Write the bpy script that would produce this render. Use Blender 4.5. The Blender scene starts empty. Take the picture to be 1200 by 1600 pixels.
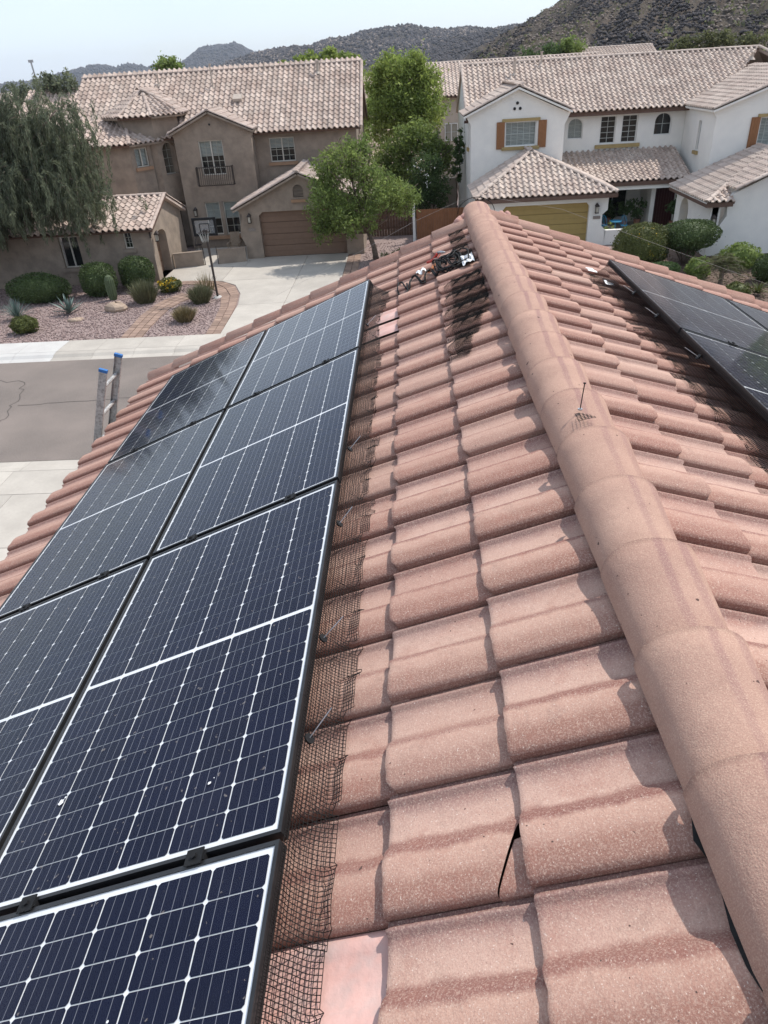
import bpy, bmesh, math, random
import numpy as np
from mathutils import Vector, Matrix
from mathutils.geometry import tessellate_polygon
random.seed(7); rng = np.random.default_rng(7)
SC = bpy.context.scene
COL = SC.collection
R = math.radians

# ------------------------------------------------------------------ camera
EYE = (0.0, 0.0, 8.5)
cam_d = bpy.data.cameras.new('camera'); cam = bpy.data.objects.new('camera', cam_d); COL.objects.link(cam)
A = np.array([[0.99825769, -0.03314844, -0.04881356], [0.02360668, -0.53381553, 0.84527138], [-0.05407686, -0.84495098, -0.53210293]])
mw = Matrix.Identity(4)
for i in range(3):
    mw[i][0] = A[i, 0]; mw[i][1] = -A[i, 1]; mw[i][2] = -A[i, 2]; mw[i][3] = EYE[i]
cam.matrix_world = mw
cam_d.sensor_fit = 'VERTICAL'; cam_d.sensor_height = 36.0; cam_d.lens = 36.0 * 1110 / 1600
cam_d.clip_start = 0.05; cam_d.clip_end = 30000
SC.camera = cam

# ------------------------------------------------------------------ sky and sun
SUN_AZ, SUN_EL = 52.0, 56.0            # azimuth from +Y towards +X
w = bpy.data.worlds.new('World'); SC.world = w; w.use_nodes = True
wn = w.node_tree.nodes; wl = w.node_tree.links; wn.clear()
sky = wn.new('ShaderNodeTexSky'); sky.sky_type = 'NISHITA'; sky.sun_disc = False
sky.sun_elevation = R(SUN_EL); sky.sun_rotation = R(SUN_AZ)
sky.air_density = 1.0; sky.dust_density = 1.2; sky.ozone_density = 1.2; sky.altitude = 400
tc = wn.new('ShaderNodeTexCoord'); mp = wn.new('ShaderNodeMapping'); mp.inputs['Scale'].default_value = (1, 1, 3.5)
nz = wn.new('ShaderNodeTexNoise'); nz.inputs['Scale'].default_value = 2.2; nz.inputs['Detail'].default_value = 6; nz.inputs['Roughness'].default_value = .55
rp = wn.new('ShaderNodeValToRGB'); rp.color_ramp.elements[0].position = .38; rp.color_ramp.elements[0].color = (.5, .5, .5, 1); rp.color_ramp.elements[1].position = .72; rp.color_ramp.elements[1].color = (.85, .85, .85, 1)
mx = wn.new('ShaderNodeMix'); mx.data_type = 'RGBA'
mx.inputs['B'].default_value = (5.9, 6.7, 7.9, 1)       # thin high cloud veil over the whole sky
bg = wn.new('ShaderNodeBackground'); bg.inputs['Strength'].default_value = 0.125
wo = wn.new('ShaderNodeOutputWorld')
wl.new(tc.outputs['Generated'], mp.inputs['Vector']); wl.new(mp.outputs['Vector'], nz.inputs['Vector'])
wl.new(nz.outputs['Fac'], rp.inputs['Fac']); wl.new(rp.outputs['Color'], mx.inputs['Factor'])
wl.new(sky.outputs['Color'], mx.inputs['A']); wl.new(mx.outputs['Result'], bg.inputs['Color']); wl.new(bg.outputs['Background'], wo.inputs['Surface'])
sd = bpy.data.lights.new('sun', 'SUN'); sd.energy = 3.3; sd.angle = R(0.6); sd.color = (1.0, .955, .89)
so = bpy.data.objects.new('sun', sd); COL.objects.link(so)
sv = Vector((math.sin(R(SUN_AZ)) * math.cos(R(SUN_EL)), math.cos(R(SUN_AZ)) * math.cos(R(SUN_EL)), math.sin(R(SUN_EL))))
so.rotation_euler = sv.to_track_quat('Z', 'Y').to_euler(); so.location = (30, 20, 60)
SC.view_settings.view_transform = 'Standard'; SC.view_settings.look = 'None'
SC.view_settings.exposure = 0.40; SC.view_settings.gamma = 1.0; SC.view_settings.use_curve_mapping = False
SC.render.engine = 'CYCLES'
SC.cycles.max_bounces = 6; SC.cycles.transparent_max_bounces = 16; SC.cycles.diffuse_bounces = 3; SC.cycles.glossy_bounces = 3
SC.cycles.caustics_reflective = False; SC.cycles.caustics_refractive = False

# ------------------------------------------------------------------ materials
class NT:
    def __init__(s, name):
        s.m = bpy.data.materials.new(name); s.m.use_nodes = True
        s.n = s.m.node_tree.nodes; s.l = s.m.node_tree.links
        s.b = s.n['Principled BSDF']; s.out = s.n['Material Output']
    def new(s, t, **k):
        nd = s.n.new(t)
        for a, v in k.items(): setattr(nd, a, v)
        return nd
    def link(s, a, b): s.l.new(a, b)
    def val(s, sock, v):
        if hasattr(v, 'links') or isinstance(v, bpy.types.NodeSocket): s.link(v, sock)
        else: sock.default_value = v
    def math(s, op, a, b=0.0, c=0.0):
        nd = s.new('ShaderNodeMath', operation=op); s.val(nd.inputs[0], a); s.val(nd.inputs[1], b); s.val(nd.inputs[2], c); return nd.outputs[0]
    def mix(s, f, a, b, mode='MIX'):
        nd = s.new('ShaderNodeMix', data_type='RGBA', blend_type=mode)
        s.val(nd.inputs['Factor'], f)
        for k, v in (('A', a), ('B', b)):
            s.val(nd.inputs[k], v if isinstance(v, bpy.types.NodeSocket) else tuple(v) + (1,))
        return nd.outputs['Result']
    def ramp(s, f, stops):
        nd = s.new('ShaderNodeValToRGB'); cr = nd.color_ramp
        while len(cr.elements) < len(stops): cr.elements.new(.5)
        for e, (p, c) in zip(cr.elements, stops):
            e.position = p; e.color = (c, c, c, 1) if not hasattr(c, '__len__') else tuple(c) + (1,)
        s.link(f, nd.inputs['Fac']); return nd.outputs['Color']
    def coords(s, rand=True, kind='Object'):
        t = s.new('ShaderNodeTexCoord'); o = t.outputs[kind]
        if rand:
            oi = s.new('ShaderNodeObjectInfo'); mu = s.math('MULTIPLY', oi.outputs['Random'], 137.0)
            va = s.new('ShaderNodeVectorMath', operation='ADD'); s.link(o, va.inputs[0]); s.link(mu, va.inputs[1]); o = va.outputs[0]
        return o
    def noise(s, v, scale, detail=4, rough=.55, dist=0):
        nd = s.new('ShaderNodeTexNoise'); s.link(v, nd.inputs['Vector'])
        nd.inputs['Scale'].default_value = scale; nd.inputs['Detail'].default_value = detail; nd.inputs['Roughness'].default_value = rough; nd.inputs['Distortion'].default_value = dist
        return nd.outputs['Fac']
    def bump(s, h, strength, dist=.01):
        nd = s.new('ShaderNodeBump'); nd.inputs['Strength'].default_value = strength; nd.inputs['Distance'].default_value = dist
        s.link(h, nd.inputs['Height']); s.link(nd.outputs['Normal'], s.b.inputs['Normal'])

def surf(name, c1, c2=None, scale=3.0, rough=.85, bump=0, bscale=60, bdist=.01, rnd=0, isl=0, spec=.3, metal=0, speck=0, sscale=200, speckc=None, lo=.35, hi=.65, trans=0):
    t = NT(name); v = t.coords(True)
    col = None
    if c2 is not None: col = t.mix(t.ramp(t.noise(v, scale, 5, .6), [(lo, 0.0), (hi, 1.0)]), c1, c2)
    else: col = t.mix(0.0, c1, c1)
    if speck:
        col = t.mix(t.math('MULTIPLY', t.ramp(t.noise(v, sscale, 2, .6), [(.45, 0.0), (.7, 1.0)]), speck), col, speckc or c1)
    for amt, src in ((rnd, 'ShaderNodeObjectInfo'), (isl, 'ShaderNodeNewGeometry')):
        if amt:
            g = t.new(src); o = g.outputs['Random'] if src == 'ShaderNodeObjectInfo' else g.outputs['Random Per Island']
            f = t.math('ADD', t.math('MULTIPLY', o, 2 * amt), 1 - amt)
            cc = t.new('ShaderNodeCombineColor')
            for k in range(3): t.link(f, cc.inputs[k])
            col = t.mix(1.0, col, cc.outputs[0], 'MULTIPLY')
    t.link(col, t.b.inputs['Base Color'])
    t.b.inputs['Roughness'].default_value = rough; t.b.inputs['Metallic'].default_value = metal
    t.b.inputs['Specular IOR Level'].default_value = spec
    if bump: t.bump(t.noise(v, bscale, 4, .6), bump, bdist)
    if trans:
        tr = t.new('ShaderNodeBsdfTranslucent'); t.link(col, tr.inputs['Color'])
        ms = t.new('ShaderNodeMixShader'); ms.inputs[0].default_value = trans
        t.link(t.b.outputs[0], ms.inputs[1]); t.link(tr.outputs[0], ms.inputs[2]); t.link(ms.outputs[0], t.out.inputs['Surface'])
    return t.m

def glass_mat(name, tint=(1, 1, 1), rough=.02, ior=1.5):
    t = NT(name); lw = t.new('ShaderNodeLayerWeight'); lw.inputs['Blend'].default_value = .5
    f0 = ((ior - 1) / (ior + 1)) ** 2; fr_ = t.math('MULTIPLY_ADD', t.math('POWER', lw.outputs['Facing'], 5.0), 1 - f0, f0)
    gl = t.new('ShaderNodeBsdfGlossy'); gl.inputs['Roughness'].default_value = rough
    tr = t.new('ShaderNodeBsdfTransparent'); tr.inputs['Color'].default_value = tuple(tint) + (1,)
    ms = t.new('ShaderNodeMixShader'); t.link(fr_, ms.inputs[0]); t.link(tr.outputs[0], ms.inputs[1]); t.link(gl.outputs[0], ms.inputs[2])
    t.link(ms.outputs[0], t.out.inputs['Surface']); t.n.remove(t.b); return t.m

PITCH, EXPO = 0.333, 0.35
def tile_mat():
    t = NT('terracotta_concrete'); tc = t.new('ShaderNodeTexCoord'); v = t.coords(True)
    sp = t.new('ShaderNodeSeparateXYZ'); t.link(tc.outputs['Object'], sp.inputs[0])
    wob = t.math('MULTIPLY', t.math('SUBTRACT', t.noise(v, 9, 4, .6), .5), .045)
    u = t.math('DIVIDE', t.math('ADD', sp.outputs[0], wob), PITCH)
    band = t.ramp(u, [(0.0, (.225, .112, .088)), (.17, (.275, .140, .106)), (.27, (.430, .258, .200)), (.38, (.475, .292, .226)), (.43, (.225, .100, .082)), (.54, (.235, .110, .090)), (.60, (.488, .318, .256)), (.75, (.475, .304, .246)), (.86, (.285, .170, .148)), (1.0, (.195, .110, .102))])  # mid strip is flash pigment; hump-flank and trough-edge shade painted into the colour
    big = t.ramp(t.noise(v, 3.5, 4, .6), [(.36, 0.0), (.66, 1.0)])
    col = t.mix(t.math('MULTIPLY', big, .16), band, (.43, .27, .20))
    red = t.ramp(t.noise(v, 6.5, 5, .65, .6), [(.50, 0.0), (.70, 1.0)])
    col = t.mix(t.math('MULTIPLY', red, .42), col, (.31, .135, .10))
    oi = t.new('ShaderNodeObjectInfo')
    r2 = t.math('FRACT', t.math('MULTIPLY', oi.outputs['Random'], 17.3)); r3 = t.math('FRACT', t.math('MULTIPLY', oi.outputs['Random'], 5.7))
    col = t.mix(t.math('MULTIPLY', t.ramp(r2, [(.3, 0.0), (1, 1.0)]), .42), col, (.30, .145, .112))
    col = t.mix(t.math('MULTIPLY', t.ramp(r3, [(.55, 0.0), (1, 1.0)]), .38), col, (.46, .315, .25))
    grime = t.ramp(t.noise(v, 14, 6, .7, .8), [(.55, 0.0), (.78, 1.0)]); col = t.mix(t.math('MULTIPLY', grime, .45), col, (.19, .12, .10))
    sp1 = t.ramp(t.noise(v, 190, 3, .8), [(.47, 0.0), (.66, 1.0)]); col = t.mix(t.math('MULTIPLY', sp1, .50), col, (.60, .44, .35))
    sp2 = t.ramp(t.noise(v, 230, 3, .8), [(.52, 0.0), (.70, 1.0)]); col = t.mix(t.math('MULTIPLY', sp2, .46), col, (.20, .10, .085))
    sp3 = t.ramp(t.noise(v, 210, 1, .5), [(.69, 0.0), (.74, 1.0)]); col = t.mix(t.math('MULTIPLY', sp3, .6), col, (.70, .59, .51))
    ho = t.ramp(t.noise(v, 75, 1, .5), [(.775, 0.0), (.79, 1.0)]); col = t.mix(ho, col, (.10, .06, .05))
    t.link(col, t.b.inputs['Base Color']); t.b.inputs['Roughness'].default_value = .9; t.b.inputs['Specular IOR Level'].default_value = .25
    h = t.math('ADD', t.math('MULTIPLY', t.noise(v, 260, 3, .7), .6), t.math('MULTIPLY', t.noise(v, 40, 4, .6), .8))
    t.bump(h, .55, .006); return t.m

def cap_mat():
    t = NT('ridge_concrete'); tc = t.new('ShaderNodeTexCoord'); v = t.coords(True)
    sp = t.new('ShaderNodeSeparateXYZ'); t.link(tc.outputs['Object'], sp.inputs[0])
    wob = t.math('MULTIPLY', t.math('SUBTRACT', t.noise(v, 6, 3, .5), .5), .022)
    x = t.math('ADD', sp.outputs[0], wob)
    base = t.mix(t.ramp(t.noise(v, 5, 5, .6), [(.35, 0.0), (.65, 1.0)]), (.455, .288, .222), (.36, .22, .172))
    oi = t.new('ShaderNodeObjectInfo')
    strip = 0
    for c, wd in ((.012, .0115), (.088, .015)):
        off = t.math('MULTIPLY', t.math('SUBTRACT', oi.outputs['Random'], .5), .04)
        d = t.math('ABSOLUTE', t.math('SUBTRACT', t.math('ADD', x, off), c))
        s_ = t.ramp(t.math('DIVIDE', d, wd * 2), [(.35, 1.0), (.75, 0.0)])
        strip = t.math('MAXIMUM', s_, strip)
    strip = t.math('MULTIPLY', strip, t.ramp(t.math('ADD', t.math('MULTIPLY', sp.outputs[1], -2.4), t.math('MULTIPLY', t.noise(v, 4, 2, .5), .6)), [(.30, 1.0), (1.0, .55)]))
    gr_ = t.ramp(t.noise(v, 12, 6, .7, .8), [(.55, 0.0), (.8, 1.0)]); base = t.mix(t.math('MULTIPLY', gr_, .4), base, (.22, .135, .105))
    col = t.mix(t.math('MULTIPLY', strip, t.math('ADD', .45, t.math('MULTIPLY', oi.outputs['Random'], .5))), base, (.235, .125, .125))
    rv = t.math('FRACT', t.math('MULTIPLY', oi.outputs['Random'], 23.7)); col = t.mix(t.math('MULTIPLY', rv, .40), col, (.345, .20, .155))
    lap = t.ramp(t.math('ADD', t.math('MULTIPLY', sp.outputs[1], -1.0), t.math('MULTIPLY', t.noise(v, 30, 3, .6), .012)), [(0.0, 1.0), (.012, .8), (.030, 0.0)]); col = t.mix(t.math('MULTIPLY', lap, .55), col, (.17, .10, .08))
    sp1 = t.ramp(t.noise(v, 270, 2, .7), [(.48, 0.0), (.70, 1.0)]); col = t.mix(t.math('MULTIPLY', sp1, .5), col, (.62, .45, .34))
    sp2 = t.ramp(t.noise(v, 340, 2, .7), [(.54, 0.0), (.72, 1.0)]); col = t.mix(t.math('MULTIPLY', sp2, .55), col, (.24, .13, .10))
    ho = t.ramp(t.noise(v, 40, 1, .5), [(.765, 0.0), (.78, 1.0)]); col = t.mix(ho, col, (.10, .06, .05))
    t.link(col, t.b.inputs['Base Color']); t.b.inputs['Roughness'].default_value = .92; t.b.inputs['Specular IOR Level'].default_value = .2
    t.bump(t.math('ADD', t.math('MULTIPLY', t.noise(v, 240, 3, .7), .7), t.noise(v, 30, 4, .6)), .55, .006); return t.m

def cell_mat():
    t = NT('silicon_cell'); tc = t.new('ShaderNodeTexCoord')
    sp = t.new('ShaderNodeSeparateXYZ'); t.link(tc.outputs['Object'], sp.inputs[0])
    k = t.math('FRACT', t.math('ADD', t.math('DIVIDE', sp.outputs[0], .0335), 100.0))
    ln = t.ramp(t.math('ABSOLUTE', t.math('SUBTRACT', k, .5)), [(.0, 1.0), (.019, 1.0), (.026, 0.0)])
    v = t.coords(True)
    c = t.mix(t.noise(v, 30, 3), (.0040, .0060, .0175), (.0070, .0095, .026))
    oi = t.new('ShaderNodeObjectInfo'); c = t.mix(t.math('MULTIPLY', oi.outputs['Random'], .5), c, (.007, .010, .030))
    c = t.mix(t.math('MULTIPLY', ln, .62), c, (.30, .31, .35))
    t.link(c, t.b.inputs['Base Color']); t.b.inputs['Roughness'].default_value = .5; t.b.inputs['Specular IOR Level'].default_value = .04
    return t.m

def panel_glass():
    t = NT('panel_glass'); lw = t.new('ShaderNodeLayerWeight'); lw.inputs['Blend'].default_value = .5
    fr_ = t.math('MULTIPLY_ADD', t.math('POWER', lw.outputs['Facing'], 5.0), .97, .011)
    v = t.coords(True)
    gl = t.new('ShaderNodeBsdfGlossy'); gl.inputs['Roughness'].default_value = .07
    tr = t.new('ShaderNodeBsdfTransparent'); du = t.new('ShaderNodeBsdfDiffuse'); du.inputs['Color'].default_value = (.42, .37, .33, 1)
    dust = t.ramp(t.noise(v, 2.2, 6, .65, .4), [(.40, .002), (.82, .018)])
    sp = t.ramp(t.noise(v, 55, 1, .5), [(.745, 0.0), (.77, .28)])
    ad = t.math('ADD', dust, sp)
    m1 = t.new('ShaderNodeMixShader'); t.link(ad, m1.inputs[0]); t.link(tr.outputs[0], m1.inputs[1]); t.link(du.outputs[0], m1.inputs[2])
    m2 = t.new('ShaderNodeMixShader'); t.link(fr_, m2.inputs[0]); t.link(m1.outputs[0], m2.inputs[1]); t.link(gl.outputs[0], m2.inputs[2])
    t.link(m2.outputs[0], t.out.inputs['Surface']); t.n.remove(t.b); return t.m

MT = {}
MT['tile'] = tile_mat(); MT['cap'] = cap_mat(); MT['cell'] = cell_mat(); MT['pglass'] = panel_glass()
MT['pink'] = surf('pink_painted_flashing', (.66, .43, .38), (.58, .34, .29), 7, .7, .3, 30, .01, speck=.55, sscale=16, speckc=(.45, .36, .33))
MT['mortar'] = surf('pink_mortar', (.52, .31, .26), (.43, .24, .20), 20, .95, .6, 60)
MT['backsheet'] = surf('white_backsheet', (.74, .75, .76), (.68, .69, .70), 20, .5)
MT['blackframe'] = surf('black_anodised', (.012, .012, .013), (.02, .02, .021), 12, .38, spec=.5, metal=.0)
MT['mesh'] = surf('black_coated_wire', (.007, .006, .006), (.014, .012, .011), 50, .6, spec=.2)
MT['steel'] = surf('galvanised_steel', (.45, .45, .46), (.33, .33, .34), 40, .4, metal=.8, spec=.5)
MT['alu'] = surf('worn_aluminium', (.50, .49, .47), (.36, .35, .34), 18, .55, .15, 90, metal=.3, spec=.5, speck=.6, sscale=40, speckc=(.12, .11, .10))
MT['blue'] = surf('blue_plastic', (.03, .12, .34), (.04, .16, .40), 30, .5)
MT['rubber'] = surf('black_rubber', (.008, .008, .009), (.013, .013, .013), 30, .6, spec=.25)
MT['redgrip'] = surf('red_plastic', (.50, .03, .02), (.42, .03, .02), 30, .4, spec=.5)
MT['paper'] = surf('white_paper', (.78, .78, .77), (.70, .70, .70), 14, .8)
MT['tanwood'] = surf('orange_handle', (.50, .20, .08), (.42, .15, .06), 14, .6)
MT['asphalt'] = surf('asphalt', (.215, .177, .154), (.145, .122, .107), .30, .95, .5, 55, .02, speck=.5, sscale=32, speckc=(.29, .255, .23))
MT['crackfill'] = surf('crack_tar', (.055, .048, .044), (.075, .065, .06), 9, .8)
MT['concrete'] = surf('concrete', (.47, .43, .375), (.39, .355, .31), .9, .9, .25, 40, .008, rnd=.07, speck=.3, sscale=12, speckc=(.36, .32, .28))
MT['newconc'] = surf('pale_concrete', (.52, .505, .475), (.47, .45, .425), 1.5, .9, .2, 40)
MT['paver'] = surf('brown_paver', (.31, .215, .165), (.24, .165, .13), 2.0, .9, .3, 30, rnd=.18)
MT['gravelbase'] = surf('gravel_bed', (.30, .225, .205), (.20, .145, .13), 14, .95, .8, 30, .03, speck=.6, sscale=24, speckc=(.42, .34, .32))
MT['stone'] = surf('gravel_stone', (.34, .25, .23), (.25, .18, .165), 2, .9, isl=.45)
MT['soil'] = surf('dark_mulch', (.13, .088, .066), (.085, .058, .045), 6, .95, .8, 25, .03, speck=.5, sscale=18, speckc=(.22, .16, .12))
MT['desert'] = surf('desert_ground', (.30, .225, .165), (.22, .165, .12), .05, .95, .4, 2, .1)
MT['stuccoL'] = surf('grey_brown_stucco', (.315, .252, .198), (.225, .180, .143), 1.9, .95, .55, 22, .012)
MT['stuccoT'] = surf('tan_stucco_trim', (.36, .225, .14), (.31, .19, .12), 4, .9, .4, 30)
MT['stuccoW'] = surf('white_stucco', (.77, .745, .69), (.71, .69, .645), 1.5, .95, .5, 22, .012)
MT['stuccoB'] = surf('beige_stucco', (.46, .39, .32), (.40, .34, .28), 1.5, .95, .4, 22)
MT['gold'] = surf('ochre_trim', (.37, .27, .12), (.32, .235, .105), 4, .8, .2, 40)
MT['doorgold'] = surf('ochre_garage_door', (.36, .255, .09), (.33, .235, .085), 5, .6, rnd=.03)
MT['doorbrown'] = surf('brown_garage_door', (.20, .125, .085), (.175, .11, .075), 5, .6, rnd=.04)
MT['shutter'] = surf('brown_shutter', (.27, .125, .055), (.235, .105, .045), 9, .6)
MT['fascia'] = surf('brown_fascia', (.125, .075, .055), (.105, .062, .046), 5, .7)
MT['doordark'] = surf('dark_door', (.075, .05, .038), (.055, .038, .03), 7, .5)
MT['doormaroon'] = surf('maroon_door', (.055, .016, .015), (.042, .013, .012), 7, .4)
MT['frame'] = surf('almond_window_frame', (.56, .52, .45), (.52, .48, .42), 9, .5)
MT['framew'] = surf('white_window_frame', (.70, .69, .66), (.66, .65, .62), 9, .5)
MT['glass'] = glass_mat('window_glass', (.80, .84, .84), .015)
MT['room'] = surf('dark_room', (.022, .022, .024), (.035, .034, .034), 2, .9)
MT['blind'] = surf('pale_blind', (.52, .53, .50), (.46, .47, .45), 4, .8)
MT['iron'] = surf('wrought_iron', (.035, .026, .022), (.05, .038, .032), 20, .6, spec=.4)
MT['lamp'] = surf('frosted_lamp_glass', (.45, .42, .36), (.4, .37, .3), 9, .3)
MT['plaque'] = surf('stone_plaque', (.20, .17, .15), (.26, .22, .19), 30, .7)
MT['rooftile'] = surf('tan_roof_tile', (.47, .385, .33), (.375, .285, .238), 1.1, .9, .3, 40, isl=.22, rnd=.10)
MT['rooftile2'] = surf('grey_tan_roof_tile', (.51, .425, .362), (.41, .322, .272), 1.1, .9, .3, 40, isl=.15, rnd=.10)
MT['rustfence'] = surf('rust_metal_fence', (.27, .12, .055), (.22, .095, .045), 3, .7, rnd=.08)
MT['brownfence'] = surf('brown_wood_fence', (.13, .075, .05), (.09, .055, .04), 5, .85, rnd=.12)
MT['whitepaint'] = surf('white_paint', (.74, .73, .70), (.66, .65, .62), 7, .6)
MT['pvc'] = surf('vent_pipe', (.50, .42, .35), (.42, .35, .29), 7, .7)
MT['bark'] = surf('grey_bark', (.17, .125, .095), (.095, .07, .055), 9, .95, .7, 30, .03)
MT['barkw'] = surf('pale_bark', (.27, .21, .165), (.14, .105, .085), 7, .95, .7, 30, .03)
def leaf(n, a, b, tr=.5): return surf(n, a, b, .6, .6, isl=.45, trans=tr, spec=.3)
MT['willow'] = leaf('grey_green_leaf', (.185, .205, .125), (.130, .150, .098))
MT['green'] = leaf('bright_green_leaf', (.30, .36, .09), (.21, .275, .07))
MT['ash'] = leaf('fresh_green_leaf', (.225, .285, .082), (.155, .215, .062))
MT['dkgreen'] = leaf('dark_green_leaf', (.095, .145, .052), (.065, .108, .040))
MT['hedge'] = leaf('hedge_leaf', (.085, .120, .040), (.062, .092, .032), .2)
MT['olive'] = leaf('olive_leaf', (.115, .130, .036), (.085, .098, .030), .25)
MT['pale'] = leaf('pale_desert_leaf', (.14, .150, .065), (.11, .118, .055))
MT['agave'] = surf('agave_leaf', (.125, .175, .150), (.095, .140, .125), 3, .5)
MT['grassy'] = surf('sage_blade', (.165, .155, .085), (.11, .12, .06), 2, .8, isl=.4)
MT['straw'] = surf('straw_blade', (.27, .205, .11), (.20, .165, .08), 2, .8, isl=.4)
MT['yellow'] = surf('yellow_petal', (.62, .42, .03), (.55, .33, .02), 2, .6, isl=.2)
MT['whitefl'] = surf('white_petal', (.75, .75, .68), (.68, .68, .6), 2, .6)
MT['cactus'] = surf('cactus_skin', (.10, .125, .065), (.075, .10, .05), 9, .7, .4, 40)
MT['rock'] = surf('tan_boulder', (.42, .32, .24), (.33, .245, .185), 4, .95, .8, 12, .04)
MT['bluechair'] = surf('turquoise_paint', (.05, .26, .42), (.05, .22, .36), 9, .5)
MT['tanchair'] = surf('weathered_wood_chair', (.32, .25, .18), (.25, .19, .14), 9, .8)
MT['pot'] = surf('clay_pot', (.24, .12, .08), (.2, .1, .07), 9, .8)
MT['clear'] = glass_mat('clear_acrylic', (.92, .94, .95), .05, 1.2)
tb_ = NT('smoky_acrylic'); d1_ = tb_.new('ShaderNodeBsdfDiffuse'); d1_.inputs['Color'].default_value = (.55, .57, .58, 1); t1_ = tb_.new('ShaderNodeBsdfTransparent'); x1_ = tb_.new('ShaderNodeMixShader'); x1_.inputs[0].default_value = .14
tb_.link(t1_.outputs[0], x1_.inputs[1]); tb_.link(d1_.outputs[0], x1_.inputs[2]); tb_.link(x1_.outputs[0], tb_.out.inputs['Surface']); MT['clear'] = tb_.m
MT['string'] = surf('white_cord', (.55, .52, .48), (.5, .48, .45), 30, .7)

def hill_mat(name, a, b, c, sc, rock=0.0, dk=(.05, .043, .045)):
    t = NT(name); v = t.coords(False)
    n1 = t.ramp(t.noise(v, sc, 8, .68), [(.38, 0.0), (.62, 1.0)]); col = t.mix(n1, a, b)
    n2 = t.ramp(t.noise(v, sc * 3.1, 6, .7), [(.5, 0.0), (.66, 1.0)]); col = t.mix(t.math('MULTIPLY', n2, .7), col, c)
    if rock:
        mp = t.new('ShaderNodeMapping'); mp.inputs['Rotation'].default_value = (0, 0, R(-18)); mp.inputs['Scale'].default_value = (1.0, .18, .3); t.link(v, mp.inputs['Vector'])
        n3 = t.ramp(t.noise(mp.outputs[0], rock, 7, .62, .5), [(.47, 0.0), (.54, 1.0)])
        n4 = t.ramp(t.noise(v, .35, 3, .7), [(.40, 0.0), (.62, 1.0)])
        col = t.mix(t.math('MULTIPLY', n3, t.math('SUBTRACT', 1.0, t.math('MULTIPLY', n4, .25))), col, dk)
        col = t.mix(t.math('MULTIPLY', t.ramp(t.noise(v, .5, 4, .75), [(.56, 0.0), (.66, 1.0)]), .6), col, (.25, .2, .165))
    t.link(col, t.b.inputs['Base Color']); t.b.inputs['Roughness'].default_value = 1; t.b.inputs['Specular IOR Level'].default_value = .1
    t.bump(t.noise(v, sc * 5, 8, .7), 1.0, .35 / sc); return t.m
MT['hillrock'] = surf('tan_hill_rock', (.225, .18, .148), (.15, .12, .10), .2, .95, isl=.4)
MT['hillscree'] = surf('dark_scree', (.058, .050, .050), (.040, .036, .038), .2, .95, isl=.3)
MT['hillnear'] = hill_mat('dark_rock_hill', (.215, .170, .138), (.150, .125, .095), (.115, .102, .066), .03, .05)
MT['hillmid'] = hill_mat('scrub_mountain', (.185, .145, .118), (.112, .095, .075), (.062, .052, .05), .006)
MT['hillfar'] = hill_mat('far_rock_mountain', (.12, .095, .082), (.078, .07, .058), (.05, .044, .045), .003)

# ------------------------------------------------------------------ builders
ORG = {}
def org(p): return ORG.get(p.name, Vector((0, 0, 0))) if p else Vector((0, 0, 0))
def tag(o, label=None, cat=None, group=None, kind=None):
    if label: o['label'] = label
    if cat: o['category'] = cat
    if group: o['group'] = group
    if kind: o['kind'] = kind
    return o
def thing(name, label, cat, loc, group=None):
    o = bpy.data.objects.new(name, None); COL.objects.link(o); o.location = loc; o.empty_display_size = .2
    ORG[o.name] = Vector(loc); return tag(o, label, cat, group)
def link(name, me, parent=None, kind=None):
    o = bpy.data.objects.new(name, me); COL.objects.link(o)
    if parent: o.parent = parent; ORG[o.name] = org(parent)
    if kind: o['kind'] = kind
    return o
def npmesh(name, V, F, m, smooth=False):
    V = np.asarray(V, np.float32); F = np.asarray(F, np.int32); k = F.shape[1]
    me = bpy.data.meshes.new(name); me.vertices.add(len(V)); me.vertices.foreach_set('co', V.ravel())
    me.loops.add(F.size); me.loops.foreach_set('vertex_index', F.ravel())
    me.polygons.add(len(F)); me.polygons.foreach_set('loop_start', np.arange(0, F.size, k, dtype=np.int32)); me.polygons.foreach_set('loop_total', np.full(len(F), k, np.int32))
    if smooth: me.polygons.foreach_set('use_smooth', np.ones(len(F), bool))
    me.update(calc_edges=True); me.materials.append(m); return me
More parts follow.
